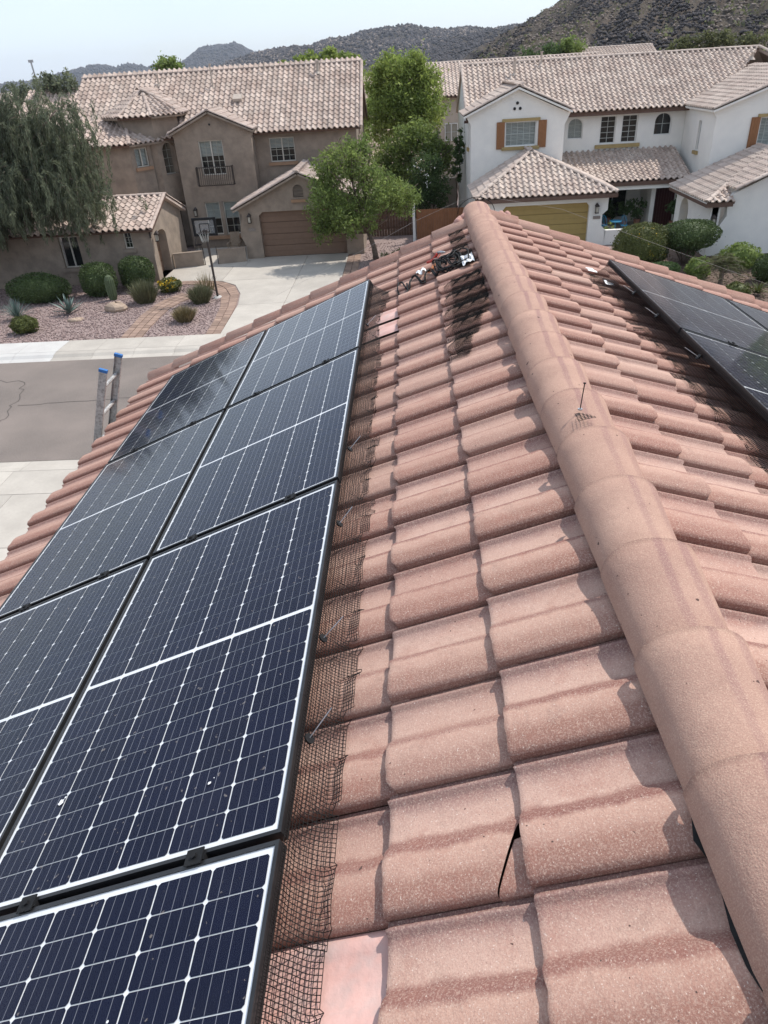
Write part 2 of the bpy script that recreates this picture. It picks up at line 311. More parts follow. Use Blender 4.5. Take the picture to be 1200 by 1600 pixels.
class MB:
    def __init__(s, xf=None): s.v = []; s.f = []; s.xf = xf
    def P(s, p):
        p = s.xf(*p) if s.xf else p
        s.v.append(tuple(p)); return len(s.v) - 1
    def poly(s, pts): s.f.append([s.P(p) for p in pts]); return s
    def box(s, x0, x1, y0, y1, z0, z1):
        i = [s.P((x, y, z)) for z in (z0, z1) for x, y in ((x0, y0), (x1, y0), (x1, y1), (x0, y1))]
        for q in ((3, 2, 1, 0), (4, 5, 6, 7), (0, 1, 5, 4), (1, 2, 6, 5), (2, 3, 7, 6), (3, 0, 4, 7)): s.f.append([i[k] for k in q])
        return s
    def prism(s, pts, vec):
        vec = Vector(vec); a = [s.P(p) for p in pts]; b = [s.P(Vector(p) + vec) for p in pts]; n = len(a)
        s.f.append(a[::-1]); s.f.append(b)
        for k in range(n): s.f.append([a[k], a[(k + 1) % n], b[(k + 1) % n], b[k]])
        return s
    def tube(s, path, r, n=6, cap=True):
        path = [Vector(p) for p in path]; rs = r if hasattr(r, '__len__') else [r] * len(path); rings = []
        for k, p in enumerate(path):
            t = (path[min(k + 1, len(path) - 1)] - path[max(k - 1, 0)]).normalized()
            ref = Vector((0, 0, 1)) if abs(t.z) < .9 else Vector((1, 0, 0))
            a = t.cross(ref).normalized(); b = t.cross(a)
            rings.append([s.P(p + (a * math.cos(2 * math.pi * j / n) + b * math.sin(2 * math.pi * j / n)) * rs[k]) for j in range(n)])
        for q, w_ in zip(rings, rings[1:]):
            for j in range(n): s.f.append([q[j], q[(j + 1) % n], w_[(j + 1) % n], w_[j]])
        if cap: s.f.append(rings[0][::-1]); s.f.append(rings[-1])
        return s
    def grid(s, rows):
        idx = [[s.P(p) for p in r] for r in rows]
        for a, b in zip(idx, idx[1:]):
            for j in range(len(a) - 1): s.f.append([a[j], a[j + 1], b[j + 1], b[j]])
        return s
    def mesh(s, name, m, off=Vector((0, 0, 0)), smooth=False):
        me = bpy.data.meshes.new(name); me.from_pydata([tuple(Vector(p) - off) for p in s.v], [], s.f)
        bm = bmesh.new(); bm.from_mesh(me); bmesh.ops.recalc_face_normals(bm, faces=bm.faces); bm.to_mesh(me); bm.free()
        if smooth:
            for p in me.polygons: p.use_smooth = True
        me.materials.append(m); return me
    def build(s, name, m, parent=None, smooth=False, kind=None):
        return link(name, s.mesh(name, MT[m] if isinstance(m, str) else m, org(parent), smooth), parent, kind)
def struct(mb, name, m): o = mb.build(name, m); o['kind'] = 'structure'; return o

def facade(parent, name, outline, holes, xf, depth, m):
    """wall face in (a, z) with openings; reveals run inwards by depth"""
    bm = bmesh.new(); loops = [outline] + holes
    off = org(parent); flat = [q for lp in loops for q in lp]
    vs = [bm.verts.new(Vector(xf(a, 0, z)) - off) for a, z in flat]
    for tri in tessellate_polygon([[Vector((a, z, 0)) for a, z in lp] for lp in loops]):
        try: bm.faces.new([vs[k] for k in tri])
        except ValueError: pass
    for lp in loops:
        for k in range(len(lp)):
            (a, z), (b, y) = lp[k], lp[(k + 1) % len(lp)]
            bm.faces.new([bm.verts.new(Vector(xf(*q)) - off) for q in ((a, 0, z), (b, 0, y), (b, depth, y), (a, depth, z))])
    bmesh.ops.remove_doubles(bm, verts=bm.verts, dist=.0005); bmesh.ops.recalc_face_normals(bm, faces=bm.faces)
    me = bpy.data.meshes.new(name); bm.to_mesh(me); bm.free(); me.materials.append(MT[m]); return link(name, me, parent)
def rect(a0, a1, z0, z1): return [(a0, z0), (a1, z0), (a1, z1), (a0, z1)]
def arch(a0, a1, z0, z1, n=10, ry=None):
    r = (a1 - a0) / 2; ry = ry or r; c = (a0 + a1) / 2
    return [(a0, z0), (a1, z0)] + [(c + r * math.cos(math.pi * k / n), z1 - ry + ry * math.sin(math.pi * k / n)) for k in range(n + 1)]
def front(Y): return lambda a, d, z: (a, Y + d, z)
def rightw(X): return lambda a, d, z: (X - d, a, z)
def leftw(X): return lambda a, d, z: (X + d, a, z)
def facet(p, q):
    p = Vector((p[0], p[1], 0)); q = Vector((q[0], q[1], 0)); u = (q - p).normalized(); n = Vector((-u.y, u.x, 0))
    return lambda a, d, z: tuple(p + u * a + n * d + Vector((0, 0, z)))

def window(parent, a0, a1, z0, z1, xf, nx=2, nz=3, fr='framew', rec=.12, blind=.5, sill=None, head=None, mull=True, arched=False, ov=.12):
    w_ = MB(xf); t = .05; ry = (a1 - a0) / 2
    zt = z1 - (ry * .9 if arched else 0)
    w_.box(a0, a0 + t, rec - .04, rec + .04, z0, zt); w_.box(a1 - t, a1, rec - .04, rec + .04, z0, zt); w_.box(a0 + t, a1 - t, rec - .04, rec + .04, z0, z0 + t)
    if not arched: w_.box(a0 + t, a1 - t, rec - .04, rec + .04, z1 - t, z1)
    else:
        c = (a0 + a1) / 2; n = 10
        for k in range(n):
            b0, b1 = math.pi * k / n, math.pi * (k + 1) / n
            q = [(c + rr * math.cos(b), rec - .04, zt + rr * .9 * math.sin(b)) for rr, b in ((ry, b0), (ry, b1), (ry - t, b1), (ry - t, b0))]
            w_.prism(q, (0, .08, 0)) if not xf else w_.poly(q)
    if mull: c = (a0 + a1) / 2; w_.box(c - .03, c + .03, rec - .035, rec + .035, z0 + t, z1 - t)
    win = w_.build('window', fr, parent)
    outl = arch(a0, a1, z0, z1, 10, ry * .9) if arched else rect(a0, a1, z0, z1)
    MB(xf).poly([(a, rec, z) for a, z in outl]).build('pane', 'glass', win)
    mu = MB(xf)
    for k in range(1, nx): 
        a = a0 + (a1 - a0) * k / nx; mu.box(a - .012, a + .012, rec + .01, rec + .03, z0, z1 - .03)
    for k in range(1, nz):
        z = z0 + (z1 - z0) * k / nz; mu.box(a0, a1, rec + .011, rec + .029, z - .012, z + .012)
    if nx > 1 or nz > 1: mu.build('muntin', fr, win)
    MB(xf).box(a0 - .05, a1 + .05, rec + .30, rec + .32, z0 - .05, z1 + .05).build('interior', 'room', win)
    if blind:
        b = MB(xf); zb = z1 - (z1 - z0) * blind; z = z1
        while z > zb: b.box(a0 + .03, a1 - .03, rec + .08, rec + .095, z - .06, z - .008); z -= .065
        b.build('blind', 'blind', win)
    if sill: MB(xf).box(a0 - ov, a1 + ov, -.11, .02, z0 - .17, z0 - .012).build('sill', sill, win)
    if head: MB(xf).box(a0 - ov, a1 + ov, -.08, .02, z1 + .012, z1 + .15).build('lintel', head, win)
    return win

# neighbours' roofs: real S-tiles
RP, RE = .30, .37
PR = [(0, .012), (.07, .052), (.18, .092), (.30, .104), (.42, .090), (.53, .052), (.61, .014), (.72, .0), (.87, -.002), (1.02, .012)]
def tile_template():
    V = []; F = []; n = len(PR)
    for v, dz in ((0, .045), (RE + .05, .0)):
        V += [(a * RP, v, h + dz) for a, h in PR]
    for j in range(n - 1): F.append([j, j + 1, n + j + 1, n + j])
    b = len(V); V += [(a * RP, 0, h + .045) for a, h in PR] + [(a * RP, .004, h - .006) for a, h in PR]
    for j in range(n - 1): F.append([b + n + j, b + n + j + 1, b + j + 1, b + j])
    return np.array(V), np.array(F)
TV, TF = tile_template()
TILE_ME = {}
def roof(parent, O, U, V, W, L, m='rooftile', clip=(), parts=False, deck=True, thick=.10):
    """O eave corner, U along the eave, V up the slope (unit vectors); clip = half planes (point, normal kept)"""
    O, U, V = Vector(O), Vector(U).normalized(), Vector(V).normalized(); N = U.cross(V).normalized()
    off = org(parent); nu = max(1, round(W / RP)); nv = max(1, math.ceil(L / RE - .15)); su = W / nu; 
    if deck:
        bm = bmesh.new(); c = [O, O + U * W, O + U * W + V * L, O + V * L]
        vs = [bm.verts.new(p - off - N * .012) for p in c]; vb = [bm.verts.new(p - off - N * thick) for p in c]
        bm.faces.new(vs); bm.faces.new(vb[::-1])
        for k in range(4): bm.faces.new([vs[k], vb[k], vb[(k + 1) % 4], vs[(k + 1) % 4]])
        for p, nn in clip:
            g = bm.verts[:] + bm.edges[:] + bm.faces[:]
            r = bmesh.ops.bisect_plane(bm, geom=g, plane_co=Vector(p) - off, plane_no=Vector(nn), clear_inner=True)
            ed = [e for e in r['geom_cut'] if isinstance(e, bmesh.types.BMEdge)]
            if ed: bmesh.ops.edgeloop_fill(bm, edges=ed)
        bmesh.ops.recalc_face_normals(bm, faces=bm.faces)
        me = bpy.data.meshes.new('roof_deck'); bm.to_mesh(me); bm.free(); me.materials.append(MT['stuccoL' if parent is LH and abs(U.y) > .5 else 'stuccoW' if parent is not LH and abs(U.y) > .5 else 'fascia']); link('roof_deck', me, parent)
    B = Matrix((U, V, N)).transposed(); Bn = np.array(B)
    pos = []
    for j in range(nv):
        for i in range(nu):
            p = O + U * (i * su) + V * (j * RE)
            c = p + U * su / 2 + V * RE / 2
            if all((c - Vector(q)).dot(Vector(nn)) > (-.25 if not parts else -.02) for q, nn in clip): pos.append(p)
    if parts:
        if m not in TILE_ME: TILE_ME[m] = npmesh('roof_tile', TV, TF, MT[m])
        for p in pos:
            o = link('roof_tile', TILE_ME[m], parent); M4 = B.to_4x4(); M4.translation = p - off + N * random.uniform(0, .008); o.matrix_local = M4
        return
    n = len(pos); P = np.array([tuple(p - off) for p in pos])
    T = TV.copy(); T[:, 0] *= su / RP
    W3 = (T @ Bn.T)[None] + P[:, None] + (rng.random((n, 1, 1)) * .008) * np.array(N)[None, None]
    F = (TF[None] + (np.arange(n) * len(TV))[:, None, None]).reshape(-1, 4)
    me = npmesh('roof_tiles', W3.reshape(-1, 3), F, MT[m])
    if clip:
        bm = bmesh.new(); bm.from_mesh(me)
        for p, nn in clip:
            bmesh.ops.bisect_plane(bm, geom=bm.verts[:] + bm.edges[:] + bm.faces[:], plane_co=Vector(p) - off, plane_no=Vector(nn), clear_inner=True)
        bm.to_mesh(me); bm.free()
    link('roof_tiles', me, parent, 'stuff')
CAPS = {}
def caps(parent, p0, p1, m='rooftile', r=.11, ex=.37, flat=.8, lift=.05, name='ridge_cap'):
    p0, p1 = Vector(p0), Vector(p1); d = p1 - p0; n = max(1, round(d.length / ex)); e = d.length / n; d.normalize()
    x = d.cross(Vector((0, 0, 1))).normalized(); z = x.cross(d); key = (m, r, flat)
    if key not in CAPS:
        mb = MB(); K = 7
        rows = [[(rr * math.cos(math.pi * k / K) * -1, y, rr * flat * math.sin(math.pi * k / K)) for k in range(K + 1)] for y, rr in ((0, r * 1.06), (ex * 1.08, r * .94))]
        mb.grid(rows); mb.grid([rows[0], [(q[0] * .85, 0, q[2] * .82) for q in rows[0]]])
        CAPS[key] = mb.mesh(name, MT[m])
    B = Matrix((x, d, z)).transposed().to_4x4()
    for k in range(n):
        o = link(name, CAPS[key], parent); M4 = B.copy(); M4.translation = p0 + d * (k * e) - org(parent) + z * (lift + random.uniform(-.006, .006)); o.matrix_local = M4
def side_wall(parent, pts, m, name='wall'):
    return MB().poly(pts).build(name, m, parent)
def lantern(parent, x, y, z):
    l = MB().box(x - .05, x + .05, y - .14, y, z - .02, z + .03).box(x - .09, x + .09, y - .24, y - .06, z - .05, z - .02).box(x - .085, x + .085, y - .235, y - .065, z - .36, z - .33)
    l.prism([(x - .11, y - .26, z - .02), (x + .11, y - .26, z - .02), (x, y - .15, z + .12)], (0, .2, 0))
    for a in (-.08, .065):
        for b in (-.23, -.085): l.box(x + a, x + a + .015, y + b, y + b + .015, z - .33, z - .05)
    o = l.build('wall_lantern', 'iron', parent); MB().box(x - .055, x + .055, y - .205, y - .095, z - .32, z - .06).build('lamp_glass', 'lamp', o)
def garage_door(parent, x0, x1, z0, z1, Y, m, rows=4, cols=8):
    d = MB().box(x0 - .02, x1 + .02, Y + .04, Y + .06, z0, z1 + .02).build('garage_door', m, parent); h = (z1 - z0) / rows
    for k in range(rows):
        mb = MB().box(x0, x1, Y, Y + .038, z0 + k * h + .008, z0 + (k + 1) * h - .008)
        mb.box(x0 + .02, x1 - .02, Y - .012, Y - .002, z0 + k * h + .03, z0 + (k + .5) * h - .015)
        mb.box(x0 + .02, x1 - .02, Y - .012, Y - .002, z0 + (k + .5) * h + .015, z0 + (k + 1) * h - .03)
        mb.build('door_panel', m, d)
    return d

# ================================================================== GROUND
def sheet(name, pts, z, m, kind='structure', parent=None):
    o = MB().poly([(x, y, z) for x, y in pts]).build(name, m, parent)
    if kind and not parent: o['kind'] = kind
    return o
SEG = 40
g = MB(); rr = [0, 60, 200, 800, 3000, 6500]
g.grid([[(r_ * math.cos(2 * math.pi * k / SEG), r_ * math.sin(2 * math.pi * k / SEG), -.06 - (r_ / 6500) * 1.0) for k in range(SEG + 1)] for r_ in rr]); struct(g, 'ground', 'desert')
sheet('road', [(-70, 16.7), (70, 16.7), (70, 24.65), (-70, 24.65)], -.02, 'asphalt')
def crack(pts, w=.03):
    mb = MB(); P = [Vector((x, y, -.014)) for x, y in pts]
    for a, b in zip(P, P[1:]):
        d = (b - a); n = Vector((-d.y, d.x, 0)).normalized() * w / 2; mb.poly([a - n, b - n, b + n, a + n])
    return mb
def jag(p, q, n, amp):
    out = []
    for k in range(n + 1):
        t = k / n; out.append((p[0] + (q[0] - p[0]) * t + (random.uniform(-amp, amp) if 0 < k < n else 0), p[1] + (q[1] - p[1]) * t + (random.uniform(-amp, amp) if 0 < k < n else 0)))
    return out
road = bpy.data.objects['road']
crack(jag((-15.5, 23.4), (-13.3, 22.6), 8, .15) + jag((-13.2, 22.4), (-12.5, 19.6), 10, .14) + jag((-12.6, 19.5), (-12.6, 17.2), 9, .15), .022).build('crack', 'crackfill', road)
crack(jag((-12.6, 20.6), (-8.2, 20.9), 14, .06), .025).build('crack', 'crackfill', road)
crack(jag((-8.0, 24.6), (-7.6, 23.4), 5, .05), .03).build('crack', 'crackfill', road)
crack(jag((-9.2, 23.4), (-5, 23.1), 10, .05), .02).build('crack', 'crackfill', road)
# far kerb and sidewalk (slabs), near kerb, sidewalk and our driveway
def slabs(name, x0, x1, y0, y1, dx, z, m='concrete', th=.14, newx=None):
    o = bpy.data.objects.new(name, None); COL.objects.link(o); o['kind'] = 'structure'; x = x0
    while x < x1 - .05:
        e = min(x + dx, x1); c = (x + e) / 2; hw = (e - x) / 2 - .006
        s_ = MB().box(c - hw, c + hw, y0 + .006, y1 - .006, z - th, z)
        s_.build('slab', 'newconc' if newx is not None and newx[0] <= c <= newx[1] else m, o); x = e
    return o
slabs('sidewalk', -34.6, 34, 25.35, 26.6, 1.52, .10, newx=(-19, -13.9))
k_ = bpy.data.objects.new('kerb', None); COL.objects.link(k_); k_['kind'] = 'structure'
for i in range(46):
    x = -34.6 + i * 1.52
    MB().prism([(x + .005, 24.62, -.03), (x + .005, 24.95, .0), (x + .005, 25.1, .075), (x + .005, 25.345, .098), (x + .005, 25.345, -.1), (x + .005, 24.62, -.1)], (1.51, 0, 0)).build('kerb_stone', 'newconc' if -18.5 < x + .7 < -13.9 else 'concrete', k_)
k2 = bpy.data.objects.new('near_kerb', None); COL.objects.link(k2); k2['kind'] = 'structure'
for i in range(16):
    x = -21 + i * 1.52
    MB().prism([(x + .005, 16.72, -.03), (x + .005, 16.4, .0), (x + .005, 16.2, .05), (x + .005, 16.0, .06), (x + .005, 16.0, -.1), (x + .005, 16.72, -.1)], (1.51, 0, 0)).build('kerb_stone', 'concrete', k2)
slabs('near_sidewalk', -21, 3, 14.78, 15.99, 1.75, .062)
slabs('driveway_apron', -19.1, -3, 12.45, 14.77, 3.05, .064)
slabs('driveway', -19.1, -3, 4.0, 12.44, 3.05, .066)
# across the street
sheet('yard', [(-40, 26.6), (40, 26.6), (40, 60), (-40, 60)], -.012, 'gravelbase')
dv = bpy.data.objects.new('neighbour_driveway', None); COL.objects.link(dv); dv['kind'] = 'structure'
def dslab(pts): MB().prism([(x, y, -.08) for x, y in pts], (0, 0, .10)).build('slab', 'concrete', dv)
dslab([(-7.45, 26.62), (-5.52, 26.62), (-5.52, 30.78), (-7.55, 30.78)])
dslab([(-5.50, 26.62), (-3.3, 26.62), (-3.3, 30.78), (-5.50, 30.78)])
dslab([(-7.55, 30.8), (-5.52, 30.8), (-5.52, 35.1), (-9.2, 35.1), (-8.35, 34.2), (-7.8, 32.6)])
dslab([(-5.50, 30.8), (-3.3, 30.8), (-3.3, 35.1), (-5.50, 35.1)])
dslab([(-9.2, 35.12), (-5.52, 35.12), (-5.52, 39.85), (-8.6, 39.85), (-8.6, 38.0), (-9.2, 38.0)])
dslab([(-5.50, 35.12), (-3.3, 35.12), (-3.3, 39.85), (-5.50, 39.85)])
dslab([(-12.4, 35.45), (-9.22, 35.12), (-9.22, 38.0), (-12.4, 38.0)])
dslab([(-12.4, 38.02), (-8.62, 38.02), (-8.62, 43.4), (-12.4, 43.4)])
bo = [(-12.3, 35.4), (-10.88, 35.44), (-9.6, 35.2), (-8.9, 34.75), (-8.32, 34.0), (-7.85, 32.6), (-7.6, 30.6), (-7.5, 28.4), (-7.45, 26.63)]
bi = [(-12.3, 34.75), (-10.95, 34.75), (-10.1, 34.55), (-9.55, 34.05), (-9.1, 33.3), (-8.62, 32.2), (-8.3, 30.6), (-8.12, 28.6), (-8.05, 26.63)]
pe = bpy.data.objects.new('paver_border', None); COL.objects.link(pe); pe['kind'] = 'structure'
def lerp(a, b, t): return (a[0] + (b[0] - a[0]) * t, a[1] + (b[1] - a[1]) * t)
def pave(parent, A_, B_, per, across):
    for (a0, a1), (b0, b1) in zip(zip(A_, A_[1:]), zip(B_, B_[1:])):
        n = max(1, round(math.dist(lerp(a0, b0, .5), lerp(a1, b1, .5)) / per))
        for k in range(n):
            for j in range(across):
                q = [lerp(lerp(a0, a1, (k + i + (.04 if not i else -.04)) / n), lerp(b0, b1, (k + i + (.04 if not i else -.04)) / n), (j + jj) / across + (.02 if not jj else -.02)) for i, jj in ((0, 0), (1, 0), (1, 1), (0, 1))]
                MB().prism([(x, y, -.06) for x, y in q], (0, 0, .085 + random.uniform(0, .006))).build('paver', 'paver', parent)
pave(pe, bo, bi, .32, 2)
pp_ = bpy.data.objects.new('paver_path', None); COL.objects.link(pp_); pp_['kind'] = 'structure'
pave(pp_, [(-11.42, 26.64), (-11.5, 28.2), (-11.57, 29.88), (-11.45, 31.2), (-11.2, 32.2), (-10.7, 33.2)], [(-10.55, 26.64), (-10.62, 28.0), (-10.6, 29.6), (-10.55, 30.8), (-10.3, 31.7), (-9.75, 32.6)], .34, 3)
ps = bpy.data.objects.new('paver_strip', None); COL.objects.link(ps); ps['kind'] = 'structure'
pave(ps, [(-3.28, 28.0), (-3.28, 39.4)], [(-2.6, 28.0), (-2.6, 39.4)], .4, 2)
# gravel stones (uncountable)
def gravel(name, n, test, xr, yr, z, lab, m='stone', smin=.018, smax=.05):
    pts = []
    while len(pts) < n:
        x, y = random.uniform(*xr), random.uniform(*yr)
        if test(x, y): pts.append((x, y, z))
    P = np.array(pts); oc = np.array([(1, 0, 0), (-1, 0, 0), (0, 1, 0), (0, -1, 0), (0, 0, .7), (0, 0, -.7)], float)
    fc = np.array([(0, 2, 4), (2, 1, 4), (1, 3, 4), (3, 0, 4), (2, 0, 5), (1, 2, 5), (3, 1, 5), (0, 3, 5)])
    s_ = rng.uniform(smin, smax, (n, 1, 1)) * rng.uniform(.6, 1.4, (n, 6, 1)); a = rng.random(n) * 6.28
    c, s2 = np.cos(a)[:, None], np.sin(a)[:, None]; q = oc[None] * s_
    q = np.stack([q[..., 0] * c - q[..., 1] * s2, q[..., 0] * s2 + q[..., 1] * c, q[..., 2]], -1) + P[:, None]
    o = link(name, npmesh(name, q.reshape(-1, 3), (fc[None] + (np.arange(n) * 6)[:, None, None]).reshape(-1, 3), MT[m]), None, 'stuff'); tag(o, lab, 'gravel')
def inpoly(x, y, P):
    c = False; j = len(P) - 1
    for i in range(len(P)):
        if (P[i][1] > y) != (P[j][1] > y) and x < (P[j][0] - P[i][0]) * (y - P[i][1]) / (P[j][1] - P[i][1]) + P[i][0]: c = not c
        j = i
    return c
hard = [[(-12.4, 35.45)] + bo[1:] + [(-3.2, 26.6), (-2.6, 39.4), (-12.4, 39.4)], bo + bi[::-1], [(-11.42, 26.64), (-11.5, 28.2), (-11.57, 29.88), (-11.2, 32.2), (-10.7, 33.2), (-9.75, 32.6), (-10.3, 31.7), (-10.6, 29.6), (-10.55, 26.64)]]
gravel('gravel', 15000, lambda x, y: not any(inpoly(x, y, h) for h in hard) and not (x < -12.4 and y > 35.6), (-23, -7.4), (26.65, 36.0), .0, 'pinkish grey crushed gravel in the front yard of the brown house')
gravel('gravel', 2500, lambda x, y: True, (-2.5, 3.2), (33.5, 42.0), .0, 'pinkish gravel strip between the driveway and the rust coloured fence')
sheet('planting_bed', [(9.0, 26.7), (30, 26.7), (30, 37.8), (9.0, 37.8)], .004, 'soil')
gravel('mulch', 3500, lambda x, y: True, (9.5, 18), (27.0, 36), .01, 'dark brown gravel mulch in front of the white house', 'soil')
sheet('white_house_driveway', [(3.6, 26.7), (8.9, 26.7), (8.9, 39), (3.6, 39)], .006, 'concrete')

# ================================================================== HILLS
def vnoise(x, y, seed=0):
    def h(i, j):
        s_ = np.sin(i * 127.1 + j * 311.7 + seed * 74.7) * 43758.5453; return s_ - np.floor(s_)
    i, j = np.floor(x), np.floor(y); u, v = x - i, y - j; u, v = u * u * (3 - 2 * u), v * v * (3 - 2 * v)
    return (h(i, j) * (1 - u) + h(i + 1, j) * u) * (1 - v) + (h(i, j + 1) * (1 - u) + h(i + 1, j + 1) * u) * v
def fbm(x, y, o=5, seed=0): return sum(vnoise(x * 2 ** k, y * 2 ** k, seed + k) * .5 ** (k + 1) for k in range(o))
HILL = {}
def hills(name, prof, r0, rc, r1, na, nr, m, amp, fs, seed):
    az = np.linspace(prof[0][0], prof[-1][0], na); el = np.interp(az, [p[0] for p in prof], [p[1] for p in prof])
    t = np.linspace(0, 1, nr); tc_ = (rc - r0) / (r1 - r0)
    Rr = r0 + (r1 - r0) * t
    AZ, RR = np.meshgrid(np.radians(az), Rr); X, Y = RR * np.sin(AZ), RR * np.cos(AZ)
    crest = 8.5 + np.tan(np.radians(el)) * rc
    s_ = np.where(t < tc_, (t / tc_) ** 1.25, np.clip(1 - ((t - tc_) / (1 - tc_)) ** 1.5, 0, 1))[:, None]
    Z = crest[None] * s_ + (fbm(X / fs, Y / fs, 6, seed) - .48) * amp * np.minimum(1, 4 * s_) * (1 - .6 * np.exp(-((t - tc_) / .05) ** 2))[:, None]
    Z = Z + ((fbm(X / (fs * .13), Y / (fs * .13), 4, seed + 9) - .47) * amp * (.30 if name == 'rocky_hill' else .16) + (fbm(np.degrees(AZ) * fs * .02 + RR / (fs * 3), RR / (fs * 1.6), 4, seed + 5) - .47) * amp * (.55 if name == 'rocky_hill' else .22)) * np.minimum(1, 3 * s_)
    Z = np.where(s_ <= 0, -3, Z - .5)
    HILL[name] = (az, Rr, Z)
    V = np.stack([X, Y, Z], -1).reshape(-1, 3); i = np.arange(nr * na).reshape(nr, na)
    F = np.stack([i[:-1, :-1], i[:-1, 1:], i[1:, 1:], i[1:, :-1]], -1).reshape(-1, 4)
    return link(name, npmesh(name, V, F, MT[m], True), None, 'structure')
hills('rocky_hill', [(3.4, -.8), (3.9, -.2), (5.2, .5), (6.4, 1.02), (7.4, 1.5), (8.44, 1.96), (9.2, 2.35), (10.02, 2.65), (11.2, 3.3), (13, 4.2), (16, 5.4), (20, 6.6), (26, 7.6), (34, 8), (46, 6), (60, 2)], 170, 520, 900, 420, 220, 'hillnear', 15, 60, 3)
hills('mountain', [(-14, .2), (-11, .9), (-9.5, 1.15), (-7.7, 1.36), (-6.6, 1.30), (-6, 1.40), (-5.4, 1.62), (-4.7, 1.72), (-3.8, 1.78), (-3, 1.92), (-1.8, 2.02), (-.8, 2.12), (.5, 2.12), (1.6, 1.92), (3, 1.78), (3.8, 1.86), (4.5, 1.86), (5.3, 1.68), (6.2, 1.62), (7.4, 1.7), (9, 1.8), (14, 1.7), (20, 1.2)], 900, 1900, 2900, 420, 130, 'hillmid', 26, 260, 8)
hills('spur', [(-2.0, -.2), (0, .2), (1.6, .6), (2.6, 1.0), (3.6, 1.25), (4.6, 1.5), (5.6, 1.62), (7.0, 1.68), (10, 1.6), (14, 1)], 700, 1350, 1800, 240, 90, 'hillmid', 20, 150, 15)
hills('far_mountain', [(-34, .1), (-27, .25), (-24, .32), (-22.6, .62), (-21.9, .72), (-21, .88), (-20.3, .96), (-19.6, .92), (-19.1, .74), (-18.7, .90), (-18.2, .98), (-17.6, .86), (-17.1, .72), (-16.6, .80), (-16, .68), (-15.4, .70), (-14.6, .95), (-13.9, 1.36), (-13.5, 1.62), (-12.7, 1.72), (-12.2, 1.73), (-11.95, 1.66), (-11.8, 1.75), (-11.6, 1.70), (-11.45, 1.80), (-11.25, 1.86), (-10.9, 1.62), (-10.4, 1.40), (-10, 1.22), (-9.2, 1.05), (-8, .8), (-5, .5)], 2600, 4200, 5600, 520, 90, 'hillfar', 34, 420, 21)

def hill_pts(n, seed, a0, a1, r0, r1, keep, hill='rocky_hill'):
    az_g, r_g, Zg = HILL[hill]
    q = np.random.default_rng(seed); a = q.uniform(a0, a1, n); r_ = q.uniform(r0, r1, n)
    k = keep(a, r_, q.random(n)); a, r_ = a[k], r_[k]
    i = np.clip(np.searchsorted(az_g, a), 1, len(az_g) - 1); j = np.clip(np.searchsorted(r_g, r_), 1, len(r_g) - 1)
    return np.stack([r_ * np.sin(np.radians(a)), r_ * np.cos(np.radians(a)), Zg[j, i]], -1)
def band(a, r_): return fbm((r_ - 34 * a) / 62, r_ / 170 + a * .3, 3, 40)
def stones_at(name, P, smin, smax, m, lab):
    n = len(P); oc = np.array([(1, 0, 0), (-1, 0, 0), (0, 1, 0), (0, -1, 0), (0, 0, .8), (0, 0, -.8)], float)
    fc = np.array([(0, 2, 4), (2, 1, 4), (1, 3, 4), (3, 0, 4), (2, 0, 5), (1, 2, 5), (3, 1, 5), (0, 3, 5)])
    q = oc[None] * rng.uniform(smin, smax, (n, 1, 1)) * rng.uniform(.6, 1.4, (n, 6, 1)) + P[:, None]
    o = link(name, npmesh(name, q.reshape(-1, 3), (fc[None] + (np.arange(n) * 6)[:, None, None]).reshape(-1, 3), MT[m]), None, 'stuff'); tag(o, lab, 'rocks')
stones_at('hill_rocks', hill_pts(15000, 1, 4, 30, 215, 540, lambda a, r_, u: (band(a, r_) > .50) | (u < .10)), .18, .7, 'hillrock', 'tan boulders scattered in bands over the rocky hillside')
stones_at('hill_scree', hill_pts(34000, 2, 4, 30, 215, 540, lambda a, r_, u: (band(a, r_) < .46)), .25, .75, 'hillscree', 'dark desert-varnished scree streaks on the rocky hillside')

b2_ = lambda a, r_: fbm(a * 1.4, r_ / 160, 4, 77)
for h_, a0, a1, r0_, r1_, n_, mn, mx_, col_ in (('mountain', -12, 12, 1100, 1950, 16000, 1.2, 4.5, 'hillscree'), ('spur', -1, 9, 800, 1400, 7000, .9, 3.2, 'hillscree'), ('far_mountain', -26, -8, 3000, 4200, 12000, 2.5, 9, 'hillscree'), ('mountain', -12, 12, 1100, 1950, 5000, 1.2, 4, 'hillrock')):
    stones_at('mountain_scrub', hill_pts(n_, 5 + n_ % 7, a0, a1, r0_, r1_, lambda a, r_, u: (b2_(a, r_) > .48) | (u < .3), h_), mn, mx_, col_, '%s patches of rock and scrub on the %s' % ('dark' if col_ == 'hillscree' else 'pale tan', {'mountain': 'middle mountain range', 'spur': 'low spur at the foot of the middle range', 'far_mountain': 'distant flat-topped mountain'}[h_]))
# ================================================================== BROWN HOUSE ACROSS THE STREET
S2 = math.sqrt
LH = thing('house', 'two-storey grey-brown stucco house with brown garage door and round turret roof', 'house', (-9, 44, 0))
def slope_dir(dx, dy, dz): return Vector((dx, dy, dz)).normalized()
